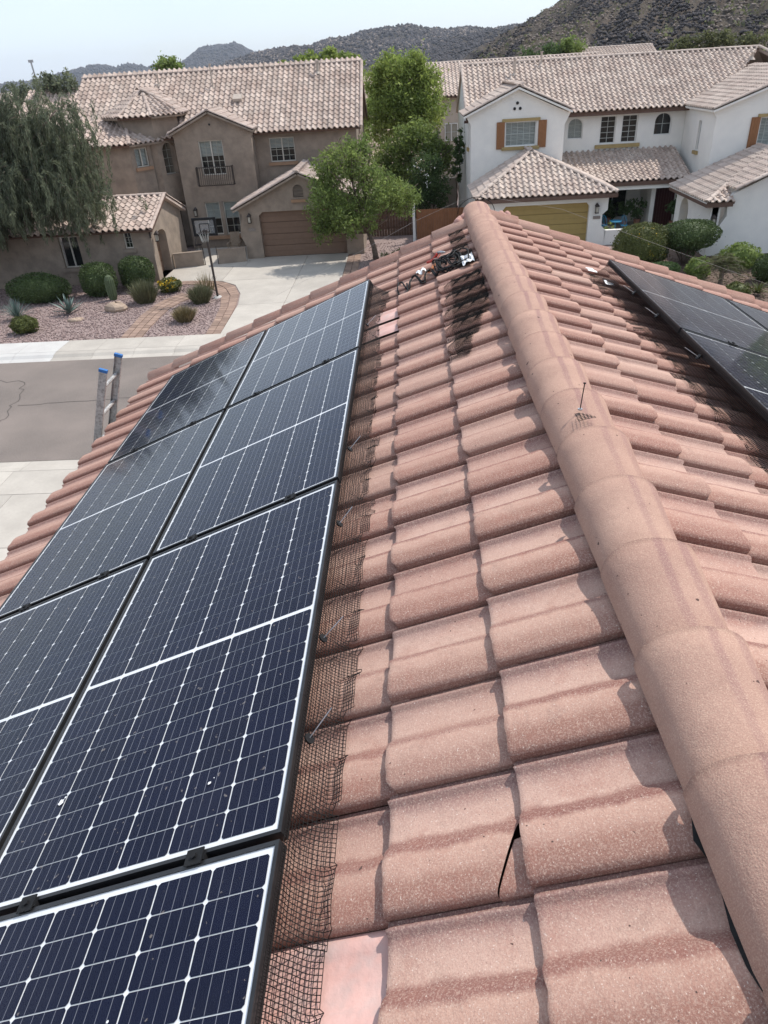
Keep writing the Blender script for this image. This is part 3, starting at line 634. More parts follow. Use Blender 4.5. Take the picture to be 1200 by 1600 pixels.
# main block
roof(LH, (-18.8, 43.45, 5.72), (1, 0, 0), (0, 4.75, 3.0), 16.35, S2(4.75 ** 2 + 9), 'rooftile')
MB().prism([(-18.8, 48.2, 8.69), (-2.45, 48.2, 8.69), (-2.45, 52.95, 5.69), (-18.8, 52.95, 5.69)], (0, 0, -.14)).build('back_slope', 'rooftile', LH)
caps(LH, (-18.8, 48.2, 8.72), (-2.4, 48.2, 8.72), lift=.03)
caps(LH, (-2.42, 43.45, 5.76), (-2.42, 48.15, 8.73), r=.09, lift=.03, name='rake_cap')
facade(LH, 'wall', rect(-18.4, -2.73, 0, 5.72), [rect(-7.6, -6.2, 4.22, 5.42)], front(44.0), .3, 'stuccoL')
window(LH, -7.6, -6.2, 4.22, 5.42, front(44.0), 4, 4, 'frame', blind=.4, sill='stuccoT')
facade(LH, 'wall', [(44.02, 0), (52.33, 0), (52.33, 5.8), (48.2, 8.5), (44.02, 5.8)], [rect(45.2, 45.9, 3.9, 5.2), rect(48.2, 49.0, 3.9, 5.2)], rightw(-2.726), .25, 'stuccoL')
window(LH, 45.2, 45.9, 3.9, 5.2, rightw(-2.73), 2, 2, 'frame'); window(LH, 48.2, 49.0, 3.9, 5.2, rightw(-2.73), 2, 2, 'frame')
MB().box(-18.4, -2.73, 52.35, 52.5, 0, 5.7).box(-18.5, -18.4, 44, 52.4, 0, 5.8).build('wall', 'stuccoL', LH)
MB().prism([(-2.5, 43.3, 5.62), (-2.5, 48.2, 8.60), (-2.5, 53.1, 5.62), (-2.5, 53.1, 5.42), (-2.5, 48.2, 8.36), (-2.5, 43.3, 5.42)], (-.05, 0, 0)).build('barge_board', 'fascia', LH)
# front gable wing
GY = 42.95
facade(LH, 'wall', [(-12.55, 0), (-8.35, 0), (-8.35, 5.55), (-8.25, 5.8), (-10.45, 6.80), (-12.6, 5.98), (-12.55, 5.7)], [rect(-11.28, -9.96, 3.85, 5.55), rect(-11.50, -10.66, .74, 2.48), rect(-10.46, -9.62, .74, 2.48)], front(GY), .3, 'stuccoL')
window(LH, -11.28, -9.96, 3.85, 5.55, front(GY), 4, 5, 'frame', blind=.45)
window(LH, -11.50, -10.66, .74, 2.48, front(GY), 2, 4, 'frame', blind=.5, mull=False)
window(LH, -10.46, -9.62, .74, 2.48, front(GY), 2, 4, 'frame', blind=.5, mull=False)
MB().box(-11.7, -9.4, GY - .12, GY - .002, .5, .68).build('sill', 'stuccoT', LH)
MB().box(-12.55, -12.4, GY + .302, 44.4, 0, 5.7).box(-8.5, -8.36, GY + .302, 44.0, 0, 5.6).build('wall', 'stuccoL', LH)
gp = (-10.45, 6.93)
roof(LH, (-12.75, 46.4, 5.93), (0, -1, 0), (2.3, 0, 1.0), 3.75, S2(2.3 ** 2 + 1), 'rooftile', clip=[((0, 43.45, 5.72), (0, -3.0, 4.75))])
roof(LH, (-8.15, 42.65, 5.93), (0, 1, 0), (-2.3, 0, 1.0), 3.75, S2(2.3 ** 2 + 1), 'rooftile', clip=[((0, 43.45, 5.72), (0, -3.0, 4.75))])
caps(LH, (-10.45, 42.62, 6.95), (-10.45, 45.4, 6.95), lift=.02)
caps(LH, (-12.75, 42.72, 5.95), (-10.45, 42.72, 6.95), r=.10, lift=.03, name='rake_cap'); caps(LH, (-8.15, 42.72, 5.95), (-10.45, 42.72, 6.95), r=.10, lift=.03, name='rake_cap')
MB().tube([(-10.5, GY - .02, 6.3), (-10.5, GY + .15, 6.3)], .055, 10).build('round_vent', 'room', LH)
# wrought iron balcony
bal = MB(); nb = 19
for k in range(nb):
    a = -11.56 + 1.98 * k / (nb - 1); e = 0 if k in (0, nb - 1) else 1
    bal.tube([(a, GY - .34, 4.28), (a, GY - .35, 3.95), (a, GY - .46, 3.62), (a, GY - .47, 3.45), (a, GY - .3, 3.36)], .013, 4)
bal.tube([(-11.56, GY, 4.28), (-11.56, GY - .34, 4.28), (-9.58, GY - .34, 4.28), (-9.58, GY, 4.28)], .022, 5).tube([(-11.56, GY, 3.36), (-11.56, GY - .32, 3.36), (-9.58, GY - .32, 3.36), (-9.58, GY, 3.36)], .022, 5)
for a in (-11.56, -9.58):
    for k in range(3): bal.tube([(a, GY - .1 * k - .06, 4.28), (a, GY - .1 * k - .06, 3.36)], .012, 4)
bal.build('balcony', 'iron', LH)
lantern(LH, -12.05, GY, 2.15)
# turret
TC = (-14.4, 45.0); TR = 2.02
def oct_(k, r): a = R(-90 + 22.5 + 45 * k); return (TC[0] + r * math.cos(a), TC[1] + r * math.sin(a))
for k in (-2, -1, 0, 1):
    p, q = oct_(k - 1, TR), oct_(k, TR); xf = facet(p, q); Lf = math.dist(p, q)
    if k == 1:
        facade(LH, 'turret_wall', rect(0, Lf, 0, 6.75), [arch(.30, 1.12, 3.95, 5.55), arch(.22, 1.25, 0, 2.5, 10, .4)], xf, .35, 'stuccoL')
        window(LH, .30, 1.12, 3.95, 5.55, xf, 2, 4, 'frame', rec=.28, blind=0, mull=False, arched=True)
        d_ = MB(xf).box(.2, 1.27, .36, .42, 0, 2.5).build('front_door', 'doordark', LH)
        for a in (.34, .80):
            for z0_, z1_ in ((.2, .95), (1.1, 2.0)): MB(xf).box(a, a + .36, .335, .358, z0_, z1_).build('door_panel', 'doordark', d_)
        MB(xf).tube([(1.12, .33, .95), (1.12, .33, 1.2)], .018, 6).build('handle', 'steel', d_)
    else: facade(LH, 'turret_wall', rect(0, Lf, 0, 6.75), [], xf, .3, 'stuccoL')
ez, az_, ER = 6.82, 8.02, 2.42
for k in (-2, -1, 0, 1, 2):
    p, q = Vector(oct_(k - 1, ER) + (ez,)), Vector(oct_(k, ER) + (ez,)); ap = Vector((TC[0], TC[1], az_)); md = (p + q) / 2; U = (q - p).normalized(); V = (ap - md)
    L_ = V.length; V.normalize(); N_ = U.cross(V)
    c1_ = N_.cross(ap - p); c2_ = (ap - q).cross(N_)
    if c1_.dot(md - p) < 0: c1_ = -c1_
    if c2_.dot(md - q) < 0: c2_ = -c2_
    roof(LH, p, U, V, (q - p).length, L_, 'rooftile', clip=[(p, c1_), (q, c2_)])
    caps(LH, p + Vector((0, 0, .03)), ap + Vector((0, 0, .03)), r=.10, lift=.02, name='hip_cap')
caps(LH, (TC[0] - .3, TC[1] + .1, az_ + .02), (TC[0] - .3, 46.9, az_ + .02), lift=.02)
roof(LH, (-12.1, 44.6, 6.85), (0, 1, 0), (-2.3, 0, 1.2), 2.4, 2.55, 'rooftile', clip=[((0, 43.45, 5.72), (0, -3.0, 4.75))])
MB().tube([(TC[0], TC[1], az_ - .1), (TC[0], TC[1], az_ + .10)], [.16, .05], 8).build('roof_mortar', 'newconc', LH)
# smaller bay left of the turret
fp = [(-18.0, 41.95), (-14.75, 41.95), (-13.95, 43.0)]
facade(LH, 'bay_wall', rect(0, 3.25, 0, 5.55), [], facet(fp[0], fp[1]), .3, 'stuccoL')
facade(LH, 'bay_wall', rect(0, 1.32, 0, 5.55), [rect(.28, 1.10, 4.5, 5.42)], facet(fp[1], fp[2]), .3, 'stuccoL')
window(LH, .28, 1.10, 4.5, 5.42, facet(fp[1], fp[2]), 2, 1, 'frame', blind=.9, sill='stuccoT')
cy = ((-16.2, 44.1, 6.62), (-15.4, 44.1, 6.62))
fz = 5.62; e0, e1, e2 = Vector((-18.2, 41.6, fz)), Vector((-14.58, 41.6, fz)), Vector((-13.55, 42.95, fz))
roof(LH, e0, (1, 0, 0), (0, 2.5, 1.0), 3.62, S2(2.5 ** 2 + 1), 'rooftile', clip=[(e1, Vector((-2.5, -.82, 0)))])
U = (e2 - e1).normalized(); nh = Vector((-U.y, U.x, 0))
roof(LH, e1, U, nh * 2.4 + Vector((0, 0, 1.0)), (e2 - e1).length + .5, 2.5, 'rooftile', clip=[(e1, Vector((2.5, .82, 0)))])
caps(LH, e1 + Vector((0, 0, .02)), (-15.4, 44.1, 6.66), r=.10, lift=.02, name='hip_cap')
# casita wing with side-facing gable
CX = -12.45
facade(LH, 'wall', rect(-21.5, CX, 0, 2.5), [rect(-13.78, -13.38, 1.62, 2.36), rect(-17.0, -16.05, .85, 2.3)], front(35.7), .3, 'stuccoL')
window(LH, -13.78, -13.38, 1.62, 2.36, front(35.7), 2, 3, 'frame', blind=0, mull=False, sill='stuccoL')
window(LH, -17.0, -16.05, .85, 2.3, front(35.7), 2, 1, 'frame', blind=0, rec=.2, sill='stuccoL', mull=True)
facade(LH, 'wall', [(35.72, 0), (41.2, 0), (41.2, 2.5), (38.45, 3.5), (35.72, 2.5)], [arch(36.35, 38.05, 0, 2.15, 10, .35)], rightw(CX + .004), .45, 'stuccoL')
gd = MB(rightw(CX)).box(36.3, 38.1, .46, .5, 0, 2.2).build('side_garage_door', 'doorbrown', LH)
for k in range(4): MB(rightw(CX)).box(36.36, 38.04, .43, .458, .02 + k * .53, .52 + k * .53).build('door_panel', 'doorbrown', gd)
roof(LH, (-21.6, 35.35, 2.47), (1, 0, 0), (0, 3.1, 1.08), 9.4, S2(3.1 ** 2 + 1.08 ** 2), 'rooftile')
MB().prism([(-21.6, 38.45, 3.55), (-12.2, 38.45, 3.55), (-12.2, 41.5, 2.45), (-21.6, 41.5, 2.45)], (0, 0, -.12)).build('back_slope', 'rooftile', LH)
caps(LH, (-21.6, 38.45, 3.58), (-12.15, 38.45, 3.58), r=.11, lift=.02)
caps(LH, (-12.25, 35.35, 2.5), (-12.25, 38.45, 3.6), r=.09, lift=.02, name='rake_cap'); caps(LH, (-12.25, 41.5, 2.5), (-12.25, 38.45, 3.6), r=.09, lift=.02, name='rake_cap')
MB().box(CX - .02, CX + .05, 35.62, 35.7, 2.05, 2.4).build('wall_lantern', 'iron', LH); lantern(LH, CX + .22, 36.1, 2.2)
# garage
facade(LH, 'wall', [(-8.75, 0), (-2.44, 0), (-2.44, 2.5), (-5.58, 4.0), (-9.0, 2.5), (-8.72, 2.25), (-8.9, 1.7), (-8.95, 1.2), (-8.75, .7)], [[(-7.85, 0), (-3.35, 0), (-3.35, 2.15), (-3.55, 2.33), (-7.65, 2.33), (-7.85, 2.15)], arch(-5.93, -5.40, 2.95, 3.55)], front(39.6), .3, 'stuccoL')
garage_door(LH, -7.88, -3.32, .02, 2.36, 39.86, 'doorbrown')
v_ = MB().box(-5.95, -5.38, 39.85, 39.88, 2.9, 3.6).build('gable_vent', 'room', LH)
for k in range(7): MB().prism([(-5.92, 39.66, 2.98 + .075 * k), (-5.92, 39.74, 3.04 + .075 * k), (-5.92, 39.745, 3.055 + .075 * k), (-5.92, 39.655, 2.99 + .075 * k)], (.51, 0, 0)).build('louvre', 'stuccoL', v_)
MB().box(-6.05, -5.28, 39.5, 39.598, 2.72, 2.86).build('sill', 'stuccoT', LH)
MB().box(-8.72, -8.6, 39.9, 43.9, 0, 2.4).box(-2.6, -2.46, 39.9, 43.98, 0, 2.45).build('wall', 'stuccoL', LH)
GP = 4.12
roof(LH, (-9.15, 43.95, 2.5), (0, -1, 0), (3.57, 0, GP - 2.5), 4.7, S2(3.57 ** 2 + (GP - 2.5) ** 2), 'rooftile')
roof(LH, (-2.05, 39.25, 2.5), (0, 1, 0), (-3.53, 0, GP - 2.5), 4.7, S2(3.53 ** 2 + (GP - 2.5) ** 2), 'rooftile')
caps(LH, (-5.58, 39.2, GP + .02), (-5.58, 43.9, GP + .02), lift=.02)
caps(LH, (-9.15, 39.33, 2.53), (-5.58, 39.33, GP + .02), r=.115, lift=.03, name='rake_cap'); caps(LH, (-2.05, 39.33, 2.53), (-5.58, 39.33, GP + .02), r=.115, lift=.03, name='rake_cap')
lantern(LH, -8.35, 39.6, 2.2); MB().box(-8.5, -8.12, 39.57, 39.598, 1.42, 1.56).build('number_plaque', 'plaque', LH)
MB().box(-2.45, -2.25, 45.4, 45.75, 3.5, 3.75).build('meter_box', 'stuccoB', LH)
for x, y, h, r_ in ((-14.1, 47.3, .55, .055), (-10.9, 46.9, 1.1, .045), (-8.0, 47.8, .4, .04), (-4.9, 47.5, .55, .09)):
    z = 5.72 + (y - 43.45) * 3.0 / 4.75
    MB().tube([(x, y, z), (x, y, z + h)], r_, 8).tube([(x, y, z + h), (x, y, z + h + .08)], r_ * 1.5, 8).tube([(x, y, z - .02), (x, y, z + .12)], [r_ * 2.6, r_], 8).build('vent_pipe', 'pvc', LH)
MB().prism([(-9.6, 45.6, 7.2), (-9.1, 45.6, 7.2), (-9.1, 45.95, 7.42), (-9.6, 45.95, 7.42)], (0, -.05, .14)).build('roof_vent', 'pvc', LH)
for x0, y0, x1, y1, lab in ((-12.35, 38.25, -10.9, 38.6, 'low grey-brown stucco patio wall beside the side-facing garage'), (-10.12, 38.7, -8.72, 39.05, 'low grey-brown stucco patio wall next to the wide brown garage door')):
    t_ = thing('patio_wall', lab, 'wall', ((x0 + x1) / 2, (y0 + y1) / 2, 0)); xf = facet((x0, y0), (x1, y1)); Lw = math.hypot(x1 - x0, y1 - y0)
    MB(xf).box(0, Lw, 0, .2, 0, .70).build('wall', 'stuccoL', t_); MB(xf).box(-.02, Lw + .02, -.02, .22, .70, .75).build('wall_cap', 'stuccoL', t_)
    e_ = Lw + .03 if x0 < -12 else -.06; MB(xf).box(e_, e_ + .04, .05, .1, 0, .9).box(e_, e_ + .04, .15, .2, 0, .9).build('gate_post', 'iron', t_)

# ================================================================== WHITE HOUSE
WH = thing('house', 'two-storey white stucco house with ochre garage door and brown shutters', 'house', (10, 44, 0))
WM = 'rooftile2'
mk = (2.45 / 4.55)
roof(WH, (3.3, 44.45, 5.72), (1, 0, 0), (0, 4.55, 2.45), 20.6, S2(4.55 ** 2 + 2.45 ** 2), WM, clip=[((20.3, 49.0, 8.2), (-1, .75, 0))])
MB().prism([(3.3, 49.0, 8.15), (20.3, 49.0, 8.15), (23.8, 53.5, 5.7), (3.3, 53.5, 5.7)], (0, 0, -.14)).build('back_slope', WM, WH)
MB().prism([(20.3, 49.0, 8.15), (23.8, 53.5, 5.7), (23.8, 44.45, 5.7)], (0, 0, -.14)).build('end_slope', WM, WH)
caps(WH, (3.3, 49.0, 8.2), (20.3, 49.0, 8.2), WM, lift=.03); caps(WH, (23.6, 44.6, 5.85), (20.3, 49.0, 8.2), WM, lift=.03, name='hip_cap')
caps(WH, (3.35, 44.45, 5.76), (3.35, 48.95, 8.2), WM, r=.09, lift=.03, name='rake_cap')
facade(WH, 'wall', rect(8.35, 15.4, 2.2, 5.7), [arch(8.98, 9.81, 4.4, 5.44), rect(10.77, 11.62, 4.08, 5.45), rect(11.95, 12.81, 4.08, 5.45), arch(13.72, 14.66, 4.36, 5.46)], front(45.0), .3, 'stuccoW')
window(WH, 8.98, 9.81, 4.4, 5.44, front(45), 2, 3, blind=.95, mull=False, arched=True); window(WH, 13.72, 14.66, 4.36, 5.46, front(45), 2, 2, blind=0, mull=False, arched=True)
for a in (10.77, 11.95): window(WH, a, a + .855, 4.08, 5.45, front(45), 2, 5, blind=0, mull=False)
MB().box(10.55, 13.0, 44.86, 44.998, 3.86, 4.04).build('sill', 'gold', WH)
MB().box(3.2, 23.6, 44.5, 44.56, 5.52, 5.66).build('fascia_board', 'fascia', WH)
facade(WH, 'wall', [(42.6, 0), (53, 0), (53, 5.8), (49, 8.0), (44.6, 5.8), (42.6, 5.8)], [rect(43.6, 44.1, 4.4, 5.4), rect(47, 47.8, 4.3, 5.4)], leftw(3.416), .25, 'stuccoW')
window(WH, 43.6, 44.1, 4.4, 5.4, leftw(3.42), 1, 2, mull=False, sill='gold'); window(WH, 47, 47.8, 4.3, 5.4, leftw(3.42), 1, 2, mull=False, sill='gold')
MB().box(3.5, 23, 52.8, 53, 0, 5.7).box(22.9, 23.1, 44.6, 53, 0, 5.7).build('wall', 'stuccoW', WH)
# gable block on the left
WY = 42.5
facade(WH, 'wall', [(3.42, 0), (8.30, 0), (8.30, 5.35), (8.55, 5.85), (5.82, 7.05), (3.15, 5.95), (3.42, 5.55)], [rect(5.22, 6.84, 4.45, 5.60)], front(WY), .25, 'stuccoW')
window(WH, 5.22, 6.84, 4.45, 5.60, front(WY), 5, 4, blind=.97, sill='gold', head='gold', mull=False, ov=.18)
for a in (4.76, 6.94):
    s_ = MB().box(a, a + .42, WY - .07, WY - .004, 4.35, 5.62).build('shutter', 'shutter', WH)
    for k in range(3): MB().box(a + .02 + k * .13, a + .14 + k * .13, WY - .085, WY - .071, 4.38, 5.59).build('board', 'shutter', s_)
for x, z in ((5.80, 6.45), (5.66, 6.2), (5.95, 6.2)): MB().tube([(x, WY - .03, z), (x, WY + .2, z)], .075, 10).build('round_vent', 'room', WH)
MB().box(8.16, 8.30, WY + .252, 45, 0, 5.6).build('wall', 'stuccoW', WH)
cl = [((0, 44.45, 5.72), (0, -2.45, 4.55))]
roof(WH, (3.0, 47.6, 5.98), (0, -1, 0), (2.82, 0, 1.2), 5.4, S2(2.82 ** 2 + 1.44), WM, clip=cl); roof(WH, (8.64, 42.2, 5.98), (0, 1, 0), (-2.82, 0, 1.2), 5.4, S2(2.82 ** 2 + 1.44), WM, clip=cl)
caps(WH, (5.82, 42.15, 7.2), (5.82, 47.2, 7.2), WM, lift=.02)
caps(WH, (2.98, 42.27, 6.0), (5.82, 42.27, 7.21), WM, r=.11, lift=.03, name='rake_cap'); caps(WH, (8.66, 42.27, 6.0), (5.82, 42.27, 7.21), WM, r=.11, lift=.03, name='rake_cap')
# garage with hip roof
facade(WH, 'wall', [(3.6, 0), (9.98, 0), (10.02, .72), (9.78, .95), (9.78, 1.5), (10.02, 1.7), (10.02, 2.5), (3.6, 2.5)], [[(4.75, 0), (9.1, 0), (9.1, 1.93), (8.95, 2.1), (4.9, 2.1), (4.75, 1.93)]], front(38.7), .3, 'stuccoW')
garage_door(WH, 4.7, 9.14, .02, 2.14, 38.95, 'doorgold')
MB().box(9.98, 12.2, 38.7, 38.95, 0, .72).build('patio_low_wall', 'stuccoW', WH)
MB().box(3.6, 3.8, 39.0, 42.5, 0, 2.5).box(9.6, 9.78, 39.0, 42.5, 0, 2.5).build('wall', 'stuccoW', WH)
hz, rz_ = 2.56, 4.26; rx = 6.45
roof(WH, (3.3, 38.2, hz), (1, 0, 0), (0, 3.2, rz_ - hz), 7.0, S2(3.2 ** 2 + (rz_ - hz) ** 2), WM, clip=[((3.3, 38.2, hz), (3.2, -3.15, 0)), ((10.3, 38.2, hz), (-3.2, -3.85, 0))])
roof(WH, (3.3, 42.5, hz), (0, -1, 0), (3.15, 0, rz_ - hz), 4.3, S2(3.15 ** 2 + (rz_ - hz) ** 2), WM, clip=[((3.3, 38.2, hz), (-3.2, 3.15, 0))])
roof(WH, (10.3, 38.2, hz), (0, 1, 0), (-3.85, 0, rz_ - hz), 4.3, S2(3.85 ** 2 + (rz_ - hz) ** 2), WM, clip=[((10.3, 38.2, hz), (3.2, 3.85, 0))])
caps(WH, (3.3, 38.2, hz + .03), (rx, 41.4, rz_ + .03), WM, lift=.02, name='hip_cap'); caps(WH, (10.3, 38.2, hz + .03), (rx, 41.4, rz_ + .03), WM, lift=.02, name='hip_cap'); caps(WH, (rx, 41.2, rz_ + .03), (rx, 42.4, rz_ + .03), WM, lift=.02)
MB().box(3.3, 10.32, 38.13, 38.185, hz - .20, hz - .03).build('fascia_board', 'fascia', WH)
lantern(WH, 9.45, 38.7, 1.95); MB().box(9.32, 9.68, 38.66, 38.698, 1.30, 1.44).build('number_plaque', 'plaque', WH)
# porch
roof(WH, (8.6, 41.45, 2.56), (1, 0, 0), (0, 3.5, 1.15), 6.4, S2(3.5 ** 2 + 1.15 ** 2), WM, clip=[((10.3, 38.2, hz), ((rz_ - hz) * .9, 0, 3.85))])
MB().box(10.2, 15.0, 41.38, 41.44, 2.36, 2.53).build('fascia_board', 'fascia', WH); MB().box(10.2, 14.0, 41.5, 41.75, 2.16, 2.36).build('porch_beam', 'stuccoW', WH)
facade(WH, 'wall', rect(9.79, 13.2, 0, 2.6), [rect(10.1, 12.5, .25, 2.15)], front(44.3), .2, 'stuccoW'); window(WH, 10.1, 12.5, .25, 2.15, front(44.3), 3, 1, blind=0)
MB().box(13.2, 13.42, 42.2, 44.3, 0, 2.55).box(14.62, 15.3, 42.5, 42.7, 0, 2.55).build('wall', 'stuccoW', WH)
md_ = MB().box(13.43, 14.61, 42.66, 42.72, 0, 2.3).build('front_door', 'doormaroon', WH)
for k in range(8): MB().box(13.47 + k * .14, 13.59 + k * .14, 42.63, 42.658, .05, 2.22).build('plank', 'doormaroon', md_)
MB().box(9.8, 14.9, 39.0, 44.3, .0, .03).build('porch_floor', 'newconc', WH)
# right wing
RX = 15.35
facade(WH, 'wall', [(40.52, 0), (44.98, 0), (44.98, 5.7), (40.52, 5.7)], [rect(42.35, 42.75, 3.75, 5.15)], leftw(RX - .004), .25, 'stuccoW')
window(WH, 42.35, 42.75, 3.75, 5.15, leftw(RX), 1, 2, blind=0, mull=False, sill='gold')
rk = .36
facade(WH, 'wall', [(RX, 0), (24, 0), (24, 7.2), (20.5, 5.75 + rk * 5.4), (15.1, 5.75), (RX, 5.4)], [rect(17.55, 19.1, 3.95, 5.30)], front(40.5), .25, 'stuccoW')
window(WH, 17.55, 19.1, 3.95, 5.30, front(40.5), 5, 4, blind=.97, sill='gold', head='gold', mull=False, ov=.18)
for a in (17.08, 19.15):
    s_ = MB().box(a, a + .42, 40.43, 40.496, 3.85, 5.32).build('shutter', 'shutter', WH)
    for k in range(3): MB().box(a + .02 + k * .13, a + .14 + k * .13, 40.415, 40.429, 3.88, 5.29).build('board', 'shutter', s_)
wl_ = S2(5.4 ** 2 + (rk * 5.4) ** 2)
roof(WH, (15.05, 50.2, 5.74), (0, -1, 0), (1, 0, rk), 10.0, 4.6, WM, clip=[((0, 44.45, 5.72), (0, -2.45, 4.55))])
rpk = 15.05 + 4.6 / S2(1 + rk * rk); zpk = 5.74 + rk * (rpk - 15.05)
MB().prism([(rpk, 40.2, zpk), (rpk, 48, zpk), (rpk + 4.5, 48, 5.74), (rpk + 4.5, 40.2, 5.74)], (0, 0, -.12)).build('far_slope', WM, WH)
caps(WH, (rpk, 40.2, zpk + .03), (rpk, 47.4, zpk + .03), WM, lift=.02); caps(WH, (15.05, 40.27, 5.78), (rpk, 40.27, zpk + .03), WM, r=.11, lift=.03, name='rake_cap')
# low wing in front right
LX = 13.9; qk = .40
facade(WH, 'wall', rect(35.32, 40.2, 0, 2.4), [arch(38.3, 39.5, 0, 2.05)], leftw(LX - .004), .4, 'stuccoW')
ed = MB(leftw(LX)).box(38.2, 39.6, .45, .5, 0, 2.2).build('side_door', 'doorgold', WH); MB(leftw(LX)).tube([(38.5, .42, 1.0), (38.5, .42, 1.12)], .02, 6).build('handle', 'iron', ed)
facade(WH, 'wall', [(LX, 0), (22, 0), (22, 4.2), (17.6, 2.4 + qk * 4.0), (14.2, 2.45), (14.55, 2.2), (14.6, 1.75), (14.35, 1.35), (14.05, .9), (LX, .5)], [rect(17.6, 18.8, .6, 1.7)], front(35.3), .3, 'stuccoW')
window(WH, 17.6, 18.8, .6, 1.7, front(35.3), 3, 3, sill='gold')
MB().box(LX + .02, LX + .3, 35.32, 35.61, .5, 2.40).build('wall', 'stuccoW', WH)
lx0, ly0 = 13.45, 34.9; L2 = 4.4
roof(WH, (lx0, 40.3, 2.42), (0, -1, 0), (1, 0, qk), 5.4, L2, WM, clip=[((lx0, ly0, 2.42), (-1, 1, 0))])
roof(WH, (lx0, ly0, 2.42), (1, 0, 0), (0, 1, qk), 1.25, 1.5, WM, clip=[((lx0, ly0, 2.42), (1, -1, 0))])
roof(WH, (lx0 + 1.2, 40.3, 2.42 + qk * 1.2), (0, -1, 0), (1, 0, qk), 5.4, L2 - 1.28, WM, deck=False, clip=[((lx0, ly0, 2.42), (1, -1, 0))])
MB().box(lx0, lx0 + 1.2, ly0 + .02, ly0 + .07, 2.22, 2.38).box(lx0 + .02, lx0 + .07, ly0 + .1, 40.3, 2.22, 2.38).build('fascia_board', 'fascia', WH)
caps(WH, (lx0, ly0, 2.45), (lx0 + 1.25, ly0 + 1.25, 2.45 + qk * 1.25), WM, lift=.03, name='hip_cap')
caps(WH, (lx0 + 1.2, ly0 + .07, 2.45 + qk * 1.1), (lx0 + 4.1, ly0 + .07, 2.45 + qk * 4.1), WM, r=.11, lift=.05, name='rake_cap')
caps(WH, (lx0 + 4.1, ly0, 2.45 + qk * 4.1), (lx0 + 4.1, 40.3, 2.45 + qk * 4.1), WM, lift=.02)
MB().box(LX + .01, 22, 40.0, 40.2, 0, 2.4).build('wall', 'stuccoW', WH)
lantern(WH, LX + .1, 35.3, 1.75)
for x, y, h, r_ in ((6.3, 47.9, .75, .075), (7.9, 48.6, .65, .06), (14.8, 48.7, .3, .05), (19.6, 48.0, .3, .08)):
    z = 5.72 + (y - 44.45) * mk; MB().tube([(x, y, z), (x, y, z + h)], r_, 8).tube([(x, y, z + h), (x, y, z + h + .06)], r_ * 1.4, 8).tube([(x, y, z - .02), (x, y, z + .12)], [r_ * 2.6, r_], 8).build('vent_pipe', 'pvc', WH)

# ================================================================== HOUSES BEHIND
def back_house(lab, x0, x1, y0, y1, eave, ridge, wm, rm='rooftile2'):
    h = thing('house', lab, 'house', ((x0 + x1) / 2, y0, 0)); ym = (y0 + y1) / 2; L_ = ym - y0 + .5
    MB().box(x0, x1, y0, y1, 0, eave - .1).build('wall', wm, h)
    for s_ in (x0, x1): MB().prism([(s_, y0, eave - .1), (s_, y1, eave - .1), (s_, ym, ridge - .2)], (.1 if s_ == x0 else -.1, 0, 0)).build('gable', wm, h)
    roof(h, (x0 - .3, y0 - .5, eave), (1, 0, 0), (0, L_, ridge - eave), x1 - x0 + .6, S2(L_ ** 2 + (ridge - eave) ** 2), rm)
    MB().prism([(x0 - .3, ym, ridge - .03), (x1 + .3, ym, ridge - .03), (x1 + .3, y1 + .5, eave), (x0 - .3, y1 + .5, eave)], (0, 0, -.12)).build('back_slope', rm, h)
    caps(h, (x0 - .3, ym, ridge), (x1 + .3, ym, ridge), rm, lift=.03); return h
bh = back_house('beige house with tiled roof seen in the gap between the two front houses', 1.6, 15, 62.5, 71, 6.2, 8.35, 'stuccoB')
window(bh, 3.0, 4.0, 3.2, 4.4, front(62.49), 2, 2, rec=-.02, blind=.5)
back_house('tiled roof top rising behind the ridge of the white house', 16.5, 23.5, 78, 86, 7.2, 8.75, 'stuccoB')
back_house('pale house roof in the distance left of the far trees', -37, -27.5, 50, 58, 5.6, 7.9, 'stuccoB')
back_house('second tiled roof behind the willow at the left edge', -27.3, -20.6, 56, 64, 6.0, 8.15, 'stuccoB', 'rooftile')
# fences between the houses
ff = thing('fence', 'rust coloured board gate between the two houses', 'fence', (1.9, 42.3, 0))
for k in range(22): MB().box(.42 + k * .137, .42 + k * .137 + .131, 42.3, 42.33, .05, 1.6).build('board', 'rustfence', ff)
MB().box(.42, 3.42, 42.332, 42.37, .3, .4).box(.42, 3.42, 42.332, 42.37, 1.3, 1.4).build('rail', 'rustfence', ff)
fb = thing('fence', 'dark brown wooden fence behind the driveway tree', 'fence', (-1.2, 43.8, 0))
for k in range(17): MB().box(-2.4 + k * .16, -2.4 + k * .16 + .15, 43.8, 43.83, .0, 1.75 + random.uniform(-.02, .02)).build('board', 'brownfence', fb)
MB().box(-2.4, .3, 43.832, 43.87, .4, .5).box(-2.4, .3, 43.832, 43.87, 1.3, 1.4).build('rail', 'brownfence', fb)
pl = thing('lamp_post', 'white square post with a small lantern beside the rust coloured gate', 'lamp post', (.27, 41.9, 0))
MB().box(.2, .34, 41.83, 41.97, 0, 1.95).build('post', 'whitepaint', pl); MB().box(.17, .37, 41.8, 42.0, 1.95, 2.0).build('post_cap', 'whitepaint', pl)
MB().tube([(.27, 41.9, 2.0), (.27, 41.9, 2.25)], [.06, .09], 8).tube([(.27, 41.9, 2.25), (.27, 41.9, 2.36)], [.11, .02], 8).build('lantern', 'lamp', pl)
bw = thing('garden_wall', 'beige block garden wall at the back of the gap between the houses', 'wall', (1.5, 52, 0)); MB().box(-2.5, 3.3, 52, 52.2, 0, 1.8).build('wall', 'stuccoB', bw); MB().box(-2.5, 3.3, 51.97, 52.23, 1.8, 1.88).build('wall_cap', 'stuccoB', bw)

